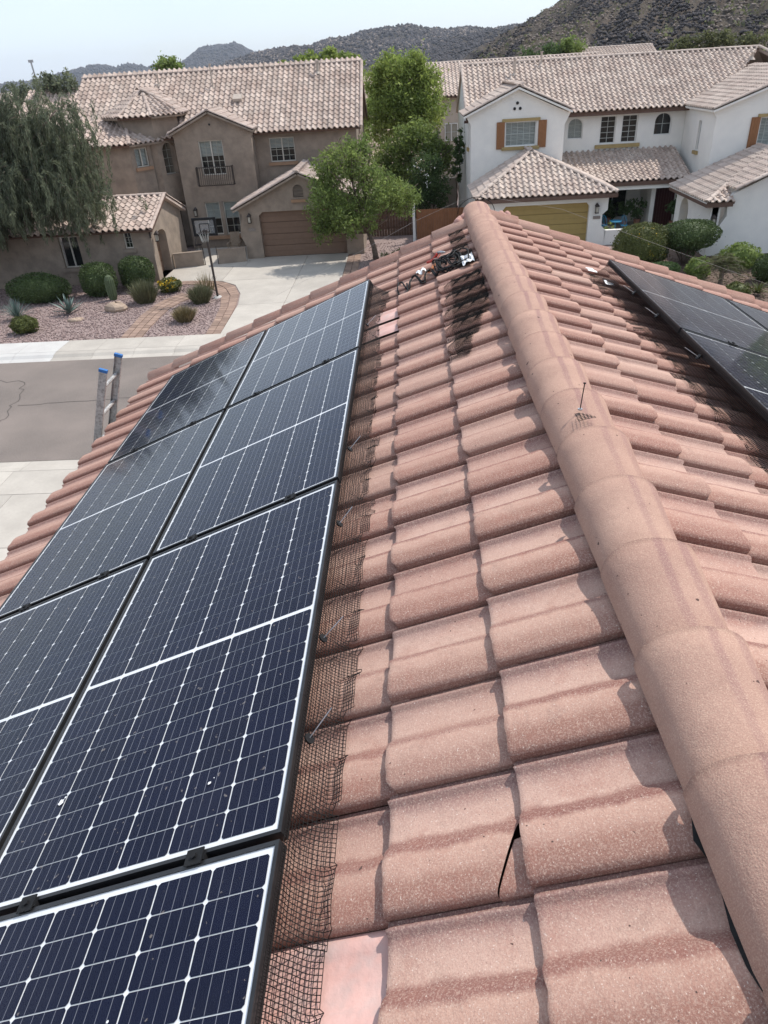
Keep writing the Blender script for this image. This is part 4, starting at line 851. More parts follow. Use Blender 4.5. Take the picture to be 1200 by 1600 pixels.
# ================================================================== OUR ROOF
E_ = Vector(EYE); YH = Vector((0, 1, 0))
t1, t2 = R(22.6), R(20.0)
N1, D1 = Vector((-math.sin(t1), 0, math.cos(t1))), Vector((-math.cos(t1), 0, -math.sin(t1)))
N2, D2 = Vector((math.sin(t2), 0, math.cos(t2))), Vector((math.cos(t2), 0, -math.sin(t2)))
O1 = E_ - N1 * 1.468                                   # hump-top plane of the left slope, s = 0
APEX = E_ + Vector((.756, 0, -1.2757)); O2 = APEX      # right slope measured from the apex line
S0, SE, Y10 = .035, .352, .881
T0, TE, Y20 = .360, .326, 1.94
OH = thing('house', 'salmon concrete-tiled gable roof in the foreground carrying the solar panels', 'house', (0, 4, 0))
def left(y, s, h=0): return O1 + YH * y + D1 * s + N1 * h
def right(y, s, h=0): return O2 + YH * y + D2 * s + N2 * h
PU = [0, .004, .012, .028, .055, .085, .115, .140, .156, .167, .178, .192, .245, .284, .297, .303, .312, .320, .333]
PZ = [.033, .041, .0455, .0480, .0495, .0500, .0490, .0460, .041, .031, .020, .012, .0075, .0085, .011, .0215, .0225, .010, .008]
def prof(u): return np.interp(u, PU, PZ)
HT = .050 + .028
def tile_mesh(sgn, var, cut=None):
    r_ = random.Random(var * 13 + 5); V = []; F = []; n = len(PU)
    vs = [0.0, .005, .016, .10, .20, .30, .41]
    jit = [r_.uniform(-.0022, .0022) for _ in PU]; tw = r_.uniform(-.003, .003)
    if var % 4 == 1: jit[0] += .022; jit[1] += .017; jit[2] += .010; jit[3] += .003
    if var % 4 == 3: k = r_.randrange(4, 9); jit[k] += .006; jit[k + 1] += .004
    for i, v in enumerate(vs):
        for j, u in enumerate(PU):
            z = PZ[j] + .028 * (1 - v / EXPO) - HT - (.0035 if i == 0 else .0008 if i == 1 else 0) + tw * (u / PITCH - .5)
            V.append((sgn * u, v + (jit[j] if i < 3 else 0) * (1 - i * .3), z))
    for i in range(len(vs) - 1):
        for j in range(n - 1): F.append([i * n + j, i * n + j + 1, (i + 1) * n + j + 1, (i + 1) * n + j])
    nt = len(F)
    b = len(V); V += [V[j] for j in range(n)] + [(V[j][0], V[j][1] + .006, V[j][2] - .022) for j in range(n)]
    for j in range(n - 1): F.append([b + n + j, b + n + j + 1, b + j + 1, b + j])
    b = len(V)
    for i in range(len(vs)): p = V[i * n]; V += [p, (p[0] + sgn * .003, p[1], p[2] - .030)]
    for i in range(len(vs) - 1): F.append([b + 2 * i, b + 2 * i + 1, b + 2 * i + 3, b + 2 * i + 2])
    me = bpy.data.meshes.new('roof_tile'); me.from_pydata(V, [], F if sgn > 0 else [f[::-1] for f in F])
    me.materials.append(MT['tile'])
    for k, p in enumerate(me.polygons): p.use_smooth = k < nt
    me.update(); return me
# note: tile material reads |x|
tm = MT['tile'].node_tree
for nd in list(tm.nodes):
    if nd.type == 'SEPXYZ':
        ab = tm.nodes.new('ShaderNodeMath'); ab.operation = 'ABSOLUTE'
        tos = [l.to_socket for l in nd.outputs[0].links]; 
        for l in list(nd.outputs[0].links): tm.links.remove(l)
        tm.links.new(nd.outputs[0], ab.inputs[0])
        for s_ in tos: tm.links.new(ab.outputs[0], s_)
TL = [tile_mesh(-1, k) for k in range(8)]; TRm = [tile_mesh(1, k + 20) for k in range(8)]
B1 = Matrix((-YH, -D1, N1)).transposed(); B2 = Matrix((YH, -D2, N2)).transposed()
offH = org(OH)
deckL = MB().prism([left(-7, -.15, -.10), left(7.62, -.15, -.10), left(7.62, 3.80, -.10), left(-7, 3.80, -.10)], N1 * -.05).build('left_slope', 'fascia', OH)
deckR = MB().prism([right(-7, .03, -.10), right(7.66, .03, -.10), right(7.66, 5.3, -.10), right(-7, 5.3, -.10)], N2 * -.05).build('right_slope', 'fascia', OH)
hidL, hidR = [], []
BROKEN = (0, 2)        # column, course of the cracked tile
flash = {(14, 3), (13, 3), (-1, 3), (-2, 3)}
for k in range(-9, 20):
    y = Y10 + PITCH * k
    for j in range(1, 12):
        s_ = S0 + SE * j; vis = (j <= 3 and y > -.8) or (y > 6.1) or (j >= 9 and y > 2.6)
        if (k, j) in flash or j == 10: continue
        o = None
        M4 = B1.to_4x4() @ (Matrix.Diagonal((1, 1.62, 1, 1)) if j == 11 else Matrix.Identity(4)); M4.translation = left(y, s_, random.uniform(-.003, .003)) - offH
        M4 = M4 @ Matrix.Rotation(random.uniform(-.006, .006), 4, 'Z')
        if not vis: hidL.append(M4); continue
        if (k, j) == BROKEN: brokenM = M4; continue
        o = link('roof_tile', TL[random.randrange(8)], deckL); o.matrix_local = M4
for k in range(-12, 17):
    y = Y20 + PITCH * k
    for j in range(0, 15):
        s_ = T0 + TE * j; vis = (j <= 3 and y > .2) or (y > 5.9 and j < 13)
        M4 = B2.to_4x4(); M4.translation = right(y, s_, random.uniform(-.003, .003)) - offH
        M4 = M4 @ Matrix.Rotation(random.uniform(-.006, .006), 4, 'Z')
        if not vis: hidR.append(M4); continue
        o = link('roof_tile', TRm[random.randrange(8)], deckR); o.matrix_local = M4
def joined(mats, me, parent):
    co = np.zeros(len(me.vertices) * 3, np.float32); me.vertices.foreach_get('co', co); co = co.reshape(-1, 3)
    F = np.array([list(p.vertices) for p in me.polygons], int); A4 = np.array([np.array(m_) for m_ in mats])
    V = np.einsum('nij,vj->nvi', A4[:, :3, :3], co) + A4[:, None, :3, 3]
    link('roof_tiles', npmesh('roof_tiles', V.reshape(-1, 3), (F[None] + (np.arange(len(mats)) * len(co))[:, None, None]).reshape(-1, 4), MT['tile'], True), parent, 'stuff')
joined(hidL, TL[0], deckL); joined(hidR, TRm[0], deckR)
# cracked tile: body with a broken corner, and the loose corner piece
def cut_tile(me, planes, name):
    bm = bmesh.new(); bm.from_mesh(me)
    for p, nn in planes:
        bmesh.ops.bisect_plane(bm, geom=bm.verts[:] + bm.edges[:] + bm.faces[:], plane_co=p, plane_no=nn, clear_inner=True)
    m2 = bpy.data.meshes.new(name); bm.to_mesh(m2); bm.free(); m2.materials.append(MT['tile']); return m2
# ridge cap tiles
cx, cz = E_.x + .694, E_.z - 1.368
def cap_mesh(var):
    r_ = random.Random(var); mb = MB(); K = 18; rows = []
    for y, hw, ht, dz in ((0, .141, .127, .010), (-.005, .146, .1325, .013), (-.09, .142, .127, .004), (-.26, .134, .119, -.007), (-.44, .125, .109, -.018)):
        row = []
        for k in range(K + 1):
            a = math.pi * (1 - k / K); ca, sa = math.cos(a), math.sin(a)
            row.append((hw * math.copysign(abs(ca) ** .92, ca), y + (r_.uniform(-.002, .002) if y > -.01 else 0), ht * max(0, sa) ** .88 + dz))
        rows.append(row)
    mb.grid(rows); me = mb.mesh('ridge_cap', MT['cap'], smooth=True)
    m3 = MB(); m3.grid([rows[0], [(x * .88, y - .002, z * .86) for x, y, z in rows[0]]]); 
    n0 = len(me.vertices); mb2 = MB(); mb2.v = mb.v + m3.v; mb2.f = mb.f + [[i + len(mb.v) for i in f] for f in m3.f]
    me = mb2.mesh('ridge_cap', MT['cap'], smooth=True); return me
CM = [cap_mesh(k) for k in range(5)]
ridge = MB().box(cx - .02, cx + .02, -6.6, -6.51, cz - .12, cz + .05).build('ridge_board', 'fascia', OH)
MB().prism([(cx - .105, -6.5, cz - .09), (cx + .10, -6.5, cz - .09), (cx + .085, -6.5, cz + .05), (cx, -6.5, cz + .075), (cx - .095, -6.5, cz + .045)], (0, 14.1, 0)).build('ridge_leak_filler', 'mortar', OH)  # unseen filler added inside the caps to stop light leaks
for k in range(-4, 18):
    o = link('ridge_cap', CM[k % 5], ridge); o.location = Vector((cx + random.uniform(-.004, .004), .985 + .3845 * k, cz + random.uniform(-.003, .003))) - offH; o.rotation_euler = (0, random.uniform(-.012, .012), random.uniform(-.008, .008))
    if k == 17: o.location.y = 7.83 - offH.y
# rake tiles at the far gable
RK = {}
def rake(fn, Dv, Nv, y, smax, key, ex):
    mb = MB(); K = 8
    rows = [[(-rr * math.cos(math.pi * k / K), v, rr * .62 * math.sin(math.pi * k / K) + dz) for k in range(K + 1)] for v, rr, dz in ((0, .098, .02), (.004, .102, .022), (ex + .05, .095, .0))]
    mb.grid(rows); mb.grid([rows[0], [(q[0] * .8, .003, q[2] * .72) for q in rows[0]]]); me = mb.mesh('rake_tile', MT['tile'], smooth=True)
    Xv = (-Dv).cross(Nv).normalized(); B = Matrix((Xv, -Dv, Nv)).transposed().to_4x4(); s_ = .36
    while s_ < smax:
        o = link('rake_tile', me, deckL if key == 'L' else deckR); M4 = B.copy(); M4.translation = fn(y, s_, -.055 + random.uniform(-.004, .004)) - offH; o.matrix_local = M4; s_ += ex
rake(left, D1, N1, 7.63, 3.95, 'L', .352); rake(right, D2, N2, 7.69, 5.3, 'R', .335)
for fn, a, s_ in ((left, 7.70, .05), (right, 7.74, .26)):
    mb = MB()
    for k in range(9):
        c = fn(a + random.uniform(-.07, .05), s_ + random.uniform(-.07, .07), -.01 + random.uniform(-.03, .02)); r_ = random.uniform(.025, .05)
        mb.tube([c - Vector((0, 0, r_)), c - Vector((0, 0, r_ * .5)), c + Vector((0, 0, r_ * .4)), c + Vector((0, 0, r_ * .9))], [r_ * .6, r_, r_ * .9, r_ * .3], 7)
    mb.build('mortar_lump', 'mortar', OH, True)
# body of the house under the roof
ex1 = left(0, 3.5).x; ex2 = right(0, 5.0).x
facade(OH, 'gable_wall', [(ex1, 0), (ex2, 0), (ex2, right(0, 5.0).z - .2), (APEX.x, APEX.z - .2), (ex1, left(0, 3.5).z - .2)], [], lambda a, d, z: (a, 7.3 - d, z), .2, 'stuccoB')
MB().box(ex1, ex1 + .2, -6.5, 7.1, 0, left(0, 3.5).z - .2).box(ex2 - .2, ex2, -6.5, 7.1, 0, right(0, 5.0).z - .2).box(ex1, ex2, -6.7, -6.5, 0, 5.3).build('wall', 'stuccoB', OH)
MB().prism([left(-7, 3.84, -.09), left(7.6, 3.84, -.09), left(7.6, 3.84, -.27), left(-7, 3.84, -.27)], D1 * .03).build('fascia_board', 'fascia', OH)
# black underlayment strip showing beside the ridge in the right foreground
pts_a, pts_b = [], []
for k in range(14):
    y = .95 - k * .06; pts_a.append(left(y, -.012 - .004 * (k % 3), -.018)); pts_b.append(left(y, .017 + .009 * math.sin(k * 1.9) + .006 * (k % 2), -.022 + .006 * math.sin(k * 2.3)))
MB().grid([pts_a, pts_b]).build('underlayment', 'mesh', OH)
# pink painted flashing where tiles were swapped
for kk, jj in flash:
    y = Y10 + PITCH * kk; s_ = S0 + SE * jj
    fl = MB(); rows = []
    for v in (0, .17, .176, .40):
        rows.append([left(y + u, s_ - v, float(prof(u)) * .92 + .024 * (1 - v / EXPO) - HT + .003 + (.005 if .16 < v < .18 else 0)) for u in np.linspace(0, .333, 16)])
    fl.grid(rows); fl.grid([rows[0], [p - N1 * .018 for p in rows[0]]]); fl.build('flashing', 'pink', deckL, True)
for sgn, me in ((1, None),):
    src = TL[0]; P0 = Vector((-.105, 0, 0)); nn = Vector((.62, .78, 0)).normalized()
    nb_ = Vector((-.053, -.12, 0)).normalized(); A_ = Vector((0, .272, 0))
    b_ = link('roof_tile', cut_tile(src, [(A_, nb_)], 'broken_tile'), deckL); b_.matrix_local = brokenM
    b_['label'] = 'cracked roof tile with its upper corner broken off'
    c_ = link('tile_shard', cut_tile(src, [(A_ + Vector((0, .001, 0)), -nb_), (Vector((-.115, .3, 0)), Vector((1, .25, 0)))], 'tile_shard'), deckL); c_.matrix_local = brokenM @ Matrix.Translation((-.001, .000, -.007)) @ Matrix.Rotation(-.012, 4, 'Z')
    c_['label'] = 'loose broken corner of a roof tile'

# ================================================================== SOLAR PANELS
PW, PL, FR = 1.055, 1.785, .011
def pmesh():
    f = MB()
    for x0, x1, y0, y1 in ((-PW / 2, -PW / 2 + FR, -PL / 2, PL / 2), (PW / 2 - FR, PW / 2, -PL / 2, PL / 2), (-PW / 2 + FR, PW / 2 - FR, -PL / 2, -PL / 2 + FR), (-PW / 2 + FR, PW / 2 - FR, PL / 2 - FR, PL / 2)): f.box(x0, x1, y0, y1, -.038, .0)
    fm = f.mesh('frame', MT['blackframe'])
    bk = MB().box(-PW / 2 + FR, PW / 2 - FR, -PL / 2 + FR, PL / 2 - FR, -.012, -.006).mesh('backsheet', MT['backsheet'])
    gl = MB().poly([(-PW / 2 + FR, -PL / 2 + FR, -.002), (PW / 2 - FR, -PL / 2 + FR, -.002), (PW / 2 - FR, PL / 2 - FR, -.002), (-PW / 2 + FR, PL / 2 - FR, -.002)]).mesh('glass', MT['pglass'])
    a, b, c = .1683 / 2 - .0021, .0856 / 2 - .0015, .0065
    ce = MB().poly([(-a + c, -b, 0), (a - c, -b, 0), (a, -b + c, 0), (a, b - c, 0), (a - c, b, 0), (-a + c, b, 0), (-a, b - c, 0), (-a, -b + c, 0)]).mesh('cell', MT['cell'])
    return fm, bk, gl, ce
FM, BK, GL, CE = pmesh()
def panel(center, Xv, Yv, Nv, label, group):
    p = thing('solar_panel', label, 'solar panel', center, group); ORG[p.name] = Vector((0, 0, 0))
    M4 = Matrix((Xv, Yv, Nv)).transposed().to_4x4(); M4.translation = center; p.matrix_world = M4
    link('frame', FM, p); link('backsheet', BK, p); link('glass', GL, p)
    for i in range(6):
        for j in range(20):
            c = link('cell', CE, p); c.location = ((i - 2.5) * .1683, (j - 9.5) * .0856 + (.0085 if j > 9 else -.0085), -.0045)
    return p
PA, PB = .1200, .965
rowsL = [6.49, 4.675, 2.86, 1.055]
nm = {(0, 0): 'farthest panel of the left array in its upper column', (0, 1): 'second farthest panel of the left array in its upper column', (0, 2): 'large panel of the left array second nearest, upper column', (0, 3): 'nearest panel of the left array, cut by the bottom of the picture', (1, 0): 'farthest panel of the left array in its lower column by the eave', (1, 1): 'second farthest panel of the left array along the eave by the ladder', (1, 2): 'at the left picture edge in the lower column'}
for (c, r_), lab in nm.items():
    s_ = PB + c * 1.08 + PW / 2; y = rowsL[r_] - PL / 2
    panel(left(y, s_, PA), D1, -YH, N1, 'black-framed solar panel, ' + lab, 'solar panels on the left roof slope')
PSR, PHR = .895, .13
nmr = {(0, 0): 'farthest panel of the right array next to the ridge', (0, 1): 'nearer panel of the right array next to the ridge', (1, 0): 'far lower panel of the right array above the garden', (1, 1): 'lower nearer panel of the right array cut by the right picture edge'}
for (c, r_), lab in nmr.items():
    panel(right(6.12 - 1.81 * r_ - PL / 2, PSR + c * 1.08 + PW / 2, PHR), D2, YH, N2, 'black-framed solar panel, ' + lab, 'solar panels on the right roof slope')
# bird droppings on the glass
for y, s_, r_, lab in ((1.41, 1.84, .011, 'white bird dropping on the second nearest left panel'), (.70, 1.36, .008, 'pale dried dropping on the nearest left panel'), (1.30, 1.24, .005, 'tiny pale fleck on the second nearest left panel near the mesh')):
    q = random.Random(int(y * 100)); bd_ = MB(); bd_.poly([left(y + r_ * q.uniform(.6, 1.3) * math.sin(a), s_ + r_ * q.uniform(.6, 1.5) * math.cos(a), PA + .0015) for a in np.linspace(0, 5.9, 11)])
    bd_.poly([left(y + .014 + r_ * .4 * q.uniform(.6, 1.3) * math.sin(a), s_ - .012 + r_ * .4 * q.uniform(.6, 1.3) * math.cos(a), PA + .0015) for a in np.linspace(0, 5.6, 8)]); tag(bd_.build('bird_dropping', 'paper'), lab, 'bird dropping')
# rails and clamps
def rail(lab, fn, s_, y0, y1, h, Dv, Nv):
    o = MB().prism([fn(y0, s_ - .02, h - .04), fn(y0, s_ + .02, h - .04), fn(y0, s_ + .02, h - .078), fn(y0, s_ - .02, h - .078)], YH * (y1 - y0)).build('mounting_rail', 'blackframe'); tag(o, lab, 'rail', 'panel mounting rails')
rail('black mounting rail under the upper column of the left solar array', left, 1.25, -.8, 6.44, PA, D1, N1); rail('black mounting rail under the middle of the left solar array', left, 1.78, -.8, 6.44, PA, D1, N1)
rail('black mounting rail under the lower column of the left solar array', left, 2.35, .8, 6.44, PA, D1, N1); rail('black mounting rail near the eave under the left solar array', left, 2.85, .8, 6.44, PA, D1, N1)
rail('black mounting rail under the right solar array', right, 1.2, 2.5, 6.1, PHR, D2, N2)
def clamp(fn, y, s_, h, lab):
    k = thing('panel_clamp', lab, 'clamp', fn(y, s_, h), 'clamps between the solar panels')
    a = lambda p, q, r_: fn(y + p, s_ + q, h + r_)
    mb = MB(lambda x, y_, z: a(x, y_, z)); mb.box(-.012, .012, -.03, .03, -.03, .0035).box(-.022, .022, -.026, .026, .0035, .0075); mb.build('clamp_body', 'rubber', k)
    MB().tube([fn(y, s_, h + .007), fn(y, s_, h + .014)], .009, 6).build('bolt', 'rubber', k)
for r_ in (1, 2, 3):
    for s_, w_ in ((1.22, 'ridge side of the upper column'), (1.78, 'lower half of the upper column'), (2.32, 'upper half of the eave column'), (2.84, 'eave side of the lower column')):
        if r_ == 3 and s_ > 1.9: continue
        clamp(left, rowsL[r_] + .013, s_, PA, 'small black clamp in the %s gap between left panels, %s' % (['', 'farthest', 'middle', 'nearest'][r_], w_))
clamp(right, 4.325, 1.25, PHR, 'small black clamp between the two right panels next to the ridge')

# ================================================================== WIRE MESH
def wires(segs, r):
    S_ = np.array(segs, np.float64); P0, P1 = S_[:, 0], S_[:, 1]; d = P1 - P0; d /= np.linalg.norm(d, axis=1)[:, None] + 1e-9
    ref = np.where(np.abs(d[:, 2:3]) < .9, np.array([[0, 0, 1.]]), np.array([[1., 0, 0]])); a = np.cross(d, ref); a /= np.linalg.norm(a, axis=1)[:, None]; b = np.cross(d, a)
    V = []
    for k in range(3):
        o = (a * math.cos(k * 2.0944) + b * math.sin(k * 2.0944)) * r; V += [P0 + o, P1 + o]
    V = np.stack(V, 1).reshape(-1, 3); base = (np.arange(len(S_)) * 6)[:, None]
    F = np.concatenate([base + np.array([[0, 1, 3, 2]]), base + np.array([[2, 3, 5, 4]]), base + np.array([[4, 5, 1, 0]])]); return V, F
def th(y, s_, y0, s0, se):
    u = (y - y0) % PITCH; v = (s0 - s_) % se
    return prof(u) + .028 * (1 - v / EXPO) - HT
CELLW = .0127
def guard(name, label, fn, y0, y1, sedge, h0, yo, so, se, nmin, nmax, seed):
    r_ = random.Random(seed); ny = int((y1 - y0) / CELLW); seg = []; G_ = {}
    blocks = {}
    for i in range(ny + 1):
        y = y0 + i * CELLW; b = int(math.floor((y - yo - .30) / PITCH))
        if b not in blocks: blocks[b] = (r_.randint(nmin, nmax), r_.uniform(-.4, 1.0), r_.uniform(0, 6.28), r_.randint(0, 3))
        nc, lift, ph, nt = blocks[b]; fr = ((y - yo - .30) / PITCH) % 1
        if fr < .12: nc -= nt                              # cut corner of each flap
        s_, h = sedge - .003, h0; col = []
        for j in range(nc + 1):
            L_ = j * CELLW
            if L_ < .055: s_ = sedge - .004 - .10 * L_; h = h0 - .012 - L_
            else: s_ = sedge - .0095 - (L_ - .055) * (.55 + .10 * math.sin(ph)); h = h0 - .067 - (L_ - .055) * (.74 + .06 * math.sin(ph))
            yy = y + .004 * math.sin(L_ * 40 + ph) + (fr - .5) * .02 * max(0, L_ - .06) / .1
            t_ = float(th(yy, s_, yo, so, se)) + .004
            if h < t_:
                h = t_; s_ -= .25 * max(0, L_ - .11)
                t_ = float(th(yy, s_, yo, so, se)) + .004; h = t_ + max(0, L_ - .13) * .25 * lift + .002 * math.sin(i * .9)
            P = fn(yy, s_, h); col.append(P); G_[(i, j)] = P
        for p, q in zip(col, col[1:]): seg.append((p, q))
        if i:
            bp = int(math.floor((y - CELLW - yo - .30) / PITCH))
            for j in range(nc + 1):
                if (i - 1, j) in G_ and not (bp != b and j > 8): seg.append((G_[(i - 1, j)], G_[(i, j)]))
    V, F = wires(seg, .0012); o = link(name, npmesh(name, V, F, MT['mesh'])); return tag(o, label, 'wire mesh')
guard('mesh_guard', 'black wire mesh skirt along the top edge of the left solar array', left, -.75, 6.49, PB, PA, Y10, S0, SE, 13, 17, 3)
guard('mesh_guard', 'black wire mesh skirt along the top edge of the right solar array', right, 2.4, 6.12, PSR, PHR, Y20, T0, TE, 14, 18, 4)
def meshsheet(label, fn, y0, y1, s0_, s1_, lay, hf, yo, so, se, rot=0, shear=0, name='mesh_sheet', trim=None, taper=0):
    seg = []
    for l in range(lay):
        ny, ns = int((y1 - y0) / CELLW), int((s1_ - s0_) / CELLW); G_ = {}
        for i in range(ny + 1):
            for j in range(ns + 1):
                y = y0 + i * CELLW + l * .004; s_ = s0_ + j * CELLW + l * .005 + shear * (y - y0) * (1 + .15 * l)
                if trim and not trim(y, s_, l): continue
                G_[(i, j)] = fn(y + .006 * math.sin(j * .7), s_, float(th(y, s_, yo, so, se)) * hf + (1 - hf) * -.012 + .006 + l * .007 + .004 * math.sin(i * .5 + j * .8 + l))
        for (i, j), P in G_.items():
            if (i + 1, j) in G_: seg.append((P, G_[(i + 1, j)]))
            if (i, j + 1) in G_: seg.append((P, G_[(i, j + 1)]))
    V, F = wires(seg, .0008); return tag(link(name, npmesh(name, V, F, MT['mesh'])), label, 'wire mesh')
meshsheet('folded dark piece of black wire mesh draped over the tiles beside the ridge', left, 4.12, 5.78, .02, .40, 3, .8, Y10, S0, SE, trim=lambda y, s_, l: .03 + max(0, 4.95 - y) * .27 + .004 * math.sin(y * 9) <= s_ <= (.265 if l else .33) + .05 * (5.79 - y) + .008 * math.sin(y * 7))
meshsheet('flat strip of black wire mesh lying near the far end of the ridge', left, 6.45, 7.45, .06, .21, 2, .9, Y10, S0, SE)
def fastener(fn, y, s_, h, dy, Ln, lab):
    k = thing('mesh_clip', lab, 'clip', fn(y, s_, h), 'clips holding the wire mesh')
    c = fn(y, s_, h); ax = (fn(y, s_ - .01, h + .004) - c).normalized()
    MB().tube([c - ax * .003, c + ax * .003], .017, 12).build('washer', 'rubber', k)
    MB().tube([c, fn(y + dy, s_ - Ln, h + .022)], .0016, 5).build('rod', 'steel', k)
for (y, dy, Ln, lab) in ((1.83, .05, .085, 'round clip with thin rod midway along the second nearest left panel'), (1.40, .07, .08, 'round clip with thin rod toward the near end of the second nearest left panel'), (2.55, .06, .07, 'clip with rod just before the middle gap of the left array'), (3.25, .05, .07, 'clip with rod beyond the middle gap of the left array'), (5.3, .06, .08, 'far clip with rod on the mesh of the farthest left panel')):
    fastener(left, y, PB - .012, PA - .05, dy, Ln, lab)
for (y, lab) in ((5.25, 'far steel clip rod on the mesh of the right array'), (4.70, 'middle steel clip rod on the mesh of the right array'), (3.92, 'near steel clip rod on the mesh of the right array')):
    fastener(right, y, PSR - .015, PHR - .045, .02, .09, lab)
# scrap of mesh with an upright screw on the ridge
sg = []; rc = lambda x, y: Vector((cx + x, y, cz + .126 * max(0, 1 - (x / .142) ** 2) ** .45 + .006))
for i in range(6):
    for j in range(6 - i):
        p = rc(-.045 + i * .0135, 2.60 + j * .0135 + i * .004)
        if i < 5: sg.append((p - Vector((.006, 0, -.002)), rc(-.045 + (i + 1) * .0135 + .004, 2.60 + j * .0135 + (i + 1) * .004)))
        if j < 5: sg.append((p - Vector((0, .005, -.002)), rc(-.045 + i * .0135, 2.60 + (j + 1) * .0135 + i * .004 + .004)))
V, F = wires(sg, .0011); tag(link('mesh_scrap', npmesh('mesh_scrap', V, F, MT['mesh'])), 'tiny triangular scrap of wire mesh lying on top of the ridge', 'wire mesh')
b0 = rc(-.02, 2.705); nl = thing('nail', 'thin upright nail standing on the ridge beside the mesh scrap', 'nail', b0)
MB().tube([b0, b0 + Vector((.012, .015, .105))], .0022, 6).build('shank', 'mesh', nl); MB().tube([b0 + Vector((.012, .015, .105)), b0 + Vector((.0125, .0155, .109))], .006, 8).build('head', 'mesh', nl); MB().tube([b0 - Vector((0, 0, .002)), b0 + Vector((0, 0, .003))], .010, 8).build('washer', 'steel', nl)

# ================================================================== THINGS LEFT ON THE ROOF
def hL(y, s_, e=.0): return left(y, s_, float(th(y, s_, Y10, S0, SE)) + e)
cb = MB(); r_ = random.Random(5)
for k in range(9):
    pts_ = []; cy_, cs = 6.27 + r_.uniform(-.07, .07), .22 + r_.uniform(-.06, .06); ph = r_.uniform(0, 6.28); ra, rb = r_.uniform(.07, .20), r_.uniform(.05, .12)
    for i in range(25):
        a = ph + i / 24 * 6.9; pts_.append(hL(cy_ + ra * math.sin(a), max(.03, cs + rb * math.cos(a)),   .012 + .02 * r_.random() + .006 * k))
    cb.tube(pts_, .006, 6)
pts_ = [hL(6.25 + .10 * math.sin(i * .8), .28 + i * .017, .012 + .01 * abs(math.sin(i))) for i in range(26)]
pts_ += [hL(6.22 + .15 * math.cos(i * .6), .70 + .05 * math.sin(i * .6), .012) for i in range(9)]
cb.tube(pts_, .0075, 6); cb.tube([p + Vector((0, .03 * math.sin(i), .012)) for i, p in enumerate(pts_[:20])], .006, 6)
tag(cb.build('cable', 'rubber', None, True), 'tangled coil of black cable lying on the tiles near the ridge end', 'cable')
meshsheet('crumpled scrap of black wire mesh on top of the tangled cable', left, 5.98, 6.5, .04, .20, 2, .5, Y10, S0, SE)
pk = thing('pliers', 'red-handled pliers lying beside the tangled cable', 'pliers', hL(6.75, .4, .02))
MB().tube([hL(6.82, .46, .02), hL(6.76, .40, .03), hL(6.66, .33, .03)], [.012, .014, .011], 8).tube([hL(6.79, .44, .02), hL(6.72, .40, .03), hL(6.64, .34, .03)], [.011, .013, .010], 8).build('handle', 'redgrip', pk, True)
MB().tube([hL(6.66, .33, .03), hL(6.62, .30, .035), hL(6.57, .265, .035)], [.014, .015, .005], 8).build('jaw', 'steel', pk, True)
sk = thing('screwdriver', 'orange-handled tool lying next to the white wrapper', 'tool', hL(6.5, .40, .02))
MB().tube([hL(6.46, .46, .02), hL(6.5, .42, .025), hL(6.53, .38, .025)], [.010, .014, .011], 8).build('handle', 'tanwood', sk, True); MB().tube([hL(6.53, .38, .025), hL(6.60, .31, .03)], .004, 6).build('shaft', 'redgrip', sk)
def crumple(name, lab, cy_, cs, sy, ss, m='paper', sd=1):
    q = random.Random(sd); n = 7
    rows = [[hL(cy_ + (i / (n - 1) - .5) * sy, cs + (j / (n - 1) - .5) * ss, .02 + q.uniform(0, .035)) for j in range(n)] for i in range(n)]
    tag(MB().grid(rows).build(name, m), lab, 'wrapper')
crumple('wrapper', 'crumpled white wrapper between the two cable coils', 6.40, .52, .22, .09, sd=2); crumple('wrapper', 'small white plastic bag at the ridge end of the cable coil', 6.08, .10, .28, .10, sd=3)
for y, s_, lab in ((6.05, .80, 'white paper tag stuck between tiles above the right array'), (5.72, .87, 'small torn white paper tag below the other one by the right array')):
    q = random.Random(int(s_ * 100)); rows = [[right(y + i * .03, s_ - .05 + j * .028, .004 + q.uniform(0, .012)) for j in range(4)] for i in range(5)]
    tag(MB().grid(rows).build('paper_tag', 'paper'), lab, 'paper')
# cord strung along both rakes
cs_ = thing('cord', 'thin pale cord strung over the far end of the ridge and down both rakes', 'cord', (cx, 7.9, cz + .2))
MB().tube([left(7.95, 2.2, .10), left(7.93, 1.2, .12), left(7.92, .5, .15), Vector((cx - .10, 7.90, cz + .17))], .0009, 5).tube([Vector((cx + .10, 7.90, cz + .17)), right(7.93, .8, .20), right(7.95, 2.2, .17), right(7.96, 5, .13)], .0008, 5).build('strand', 'string', cs_)
MB().tube([Vector((cx + .19 * math.cos(a), 7.87, cz + .02 + .155 * math.sin(a))) for a in np.linspace(0, math.pi, 17)], .004, 5).build('wire_loop', 'mesh', cs_)
# ladder at the eave
ld = thing('ladder', 'worn aluminium extension ladder with blue end caps leaning on the left eave', 'ladder', (-5.1, 6.5, 0))
for y in (6.30, 6.72):
    tp, bt = Vector((-2.92, y, 6.21)), Vector((-5.07, y, .07)); d = (bt - tp).normalized(); x = Vector((0, 1, 0)); z = d.cross(x)
    rl = MB()
    for a0, a1, b0_, b1 in ((-.035, .035, -.003, .003),): pass
    for u0, u1, w0, w1 in ((-.012, -.007, -.036, .036), (-.0065, .014, .030, .036), (-.0065, .014, -.036, -.030)):
        sg_ = 1 if y < 6.5 else -1
        rl.prism([tp + x * (sg_ * a) + z * b for a, b in ((u0, w0), (u1, w0), (u1, w1), (u0, w1))], d * (bt - tp).length)
    o = rl.build('rail', 'alu', ld)
    MB(lambda a, b, c: tuple(tp + x * a + z * b + d * c)).box(-.016, .018, -.039, .039, -.012, .016).build('end_cap', 'blue', ld)
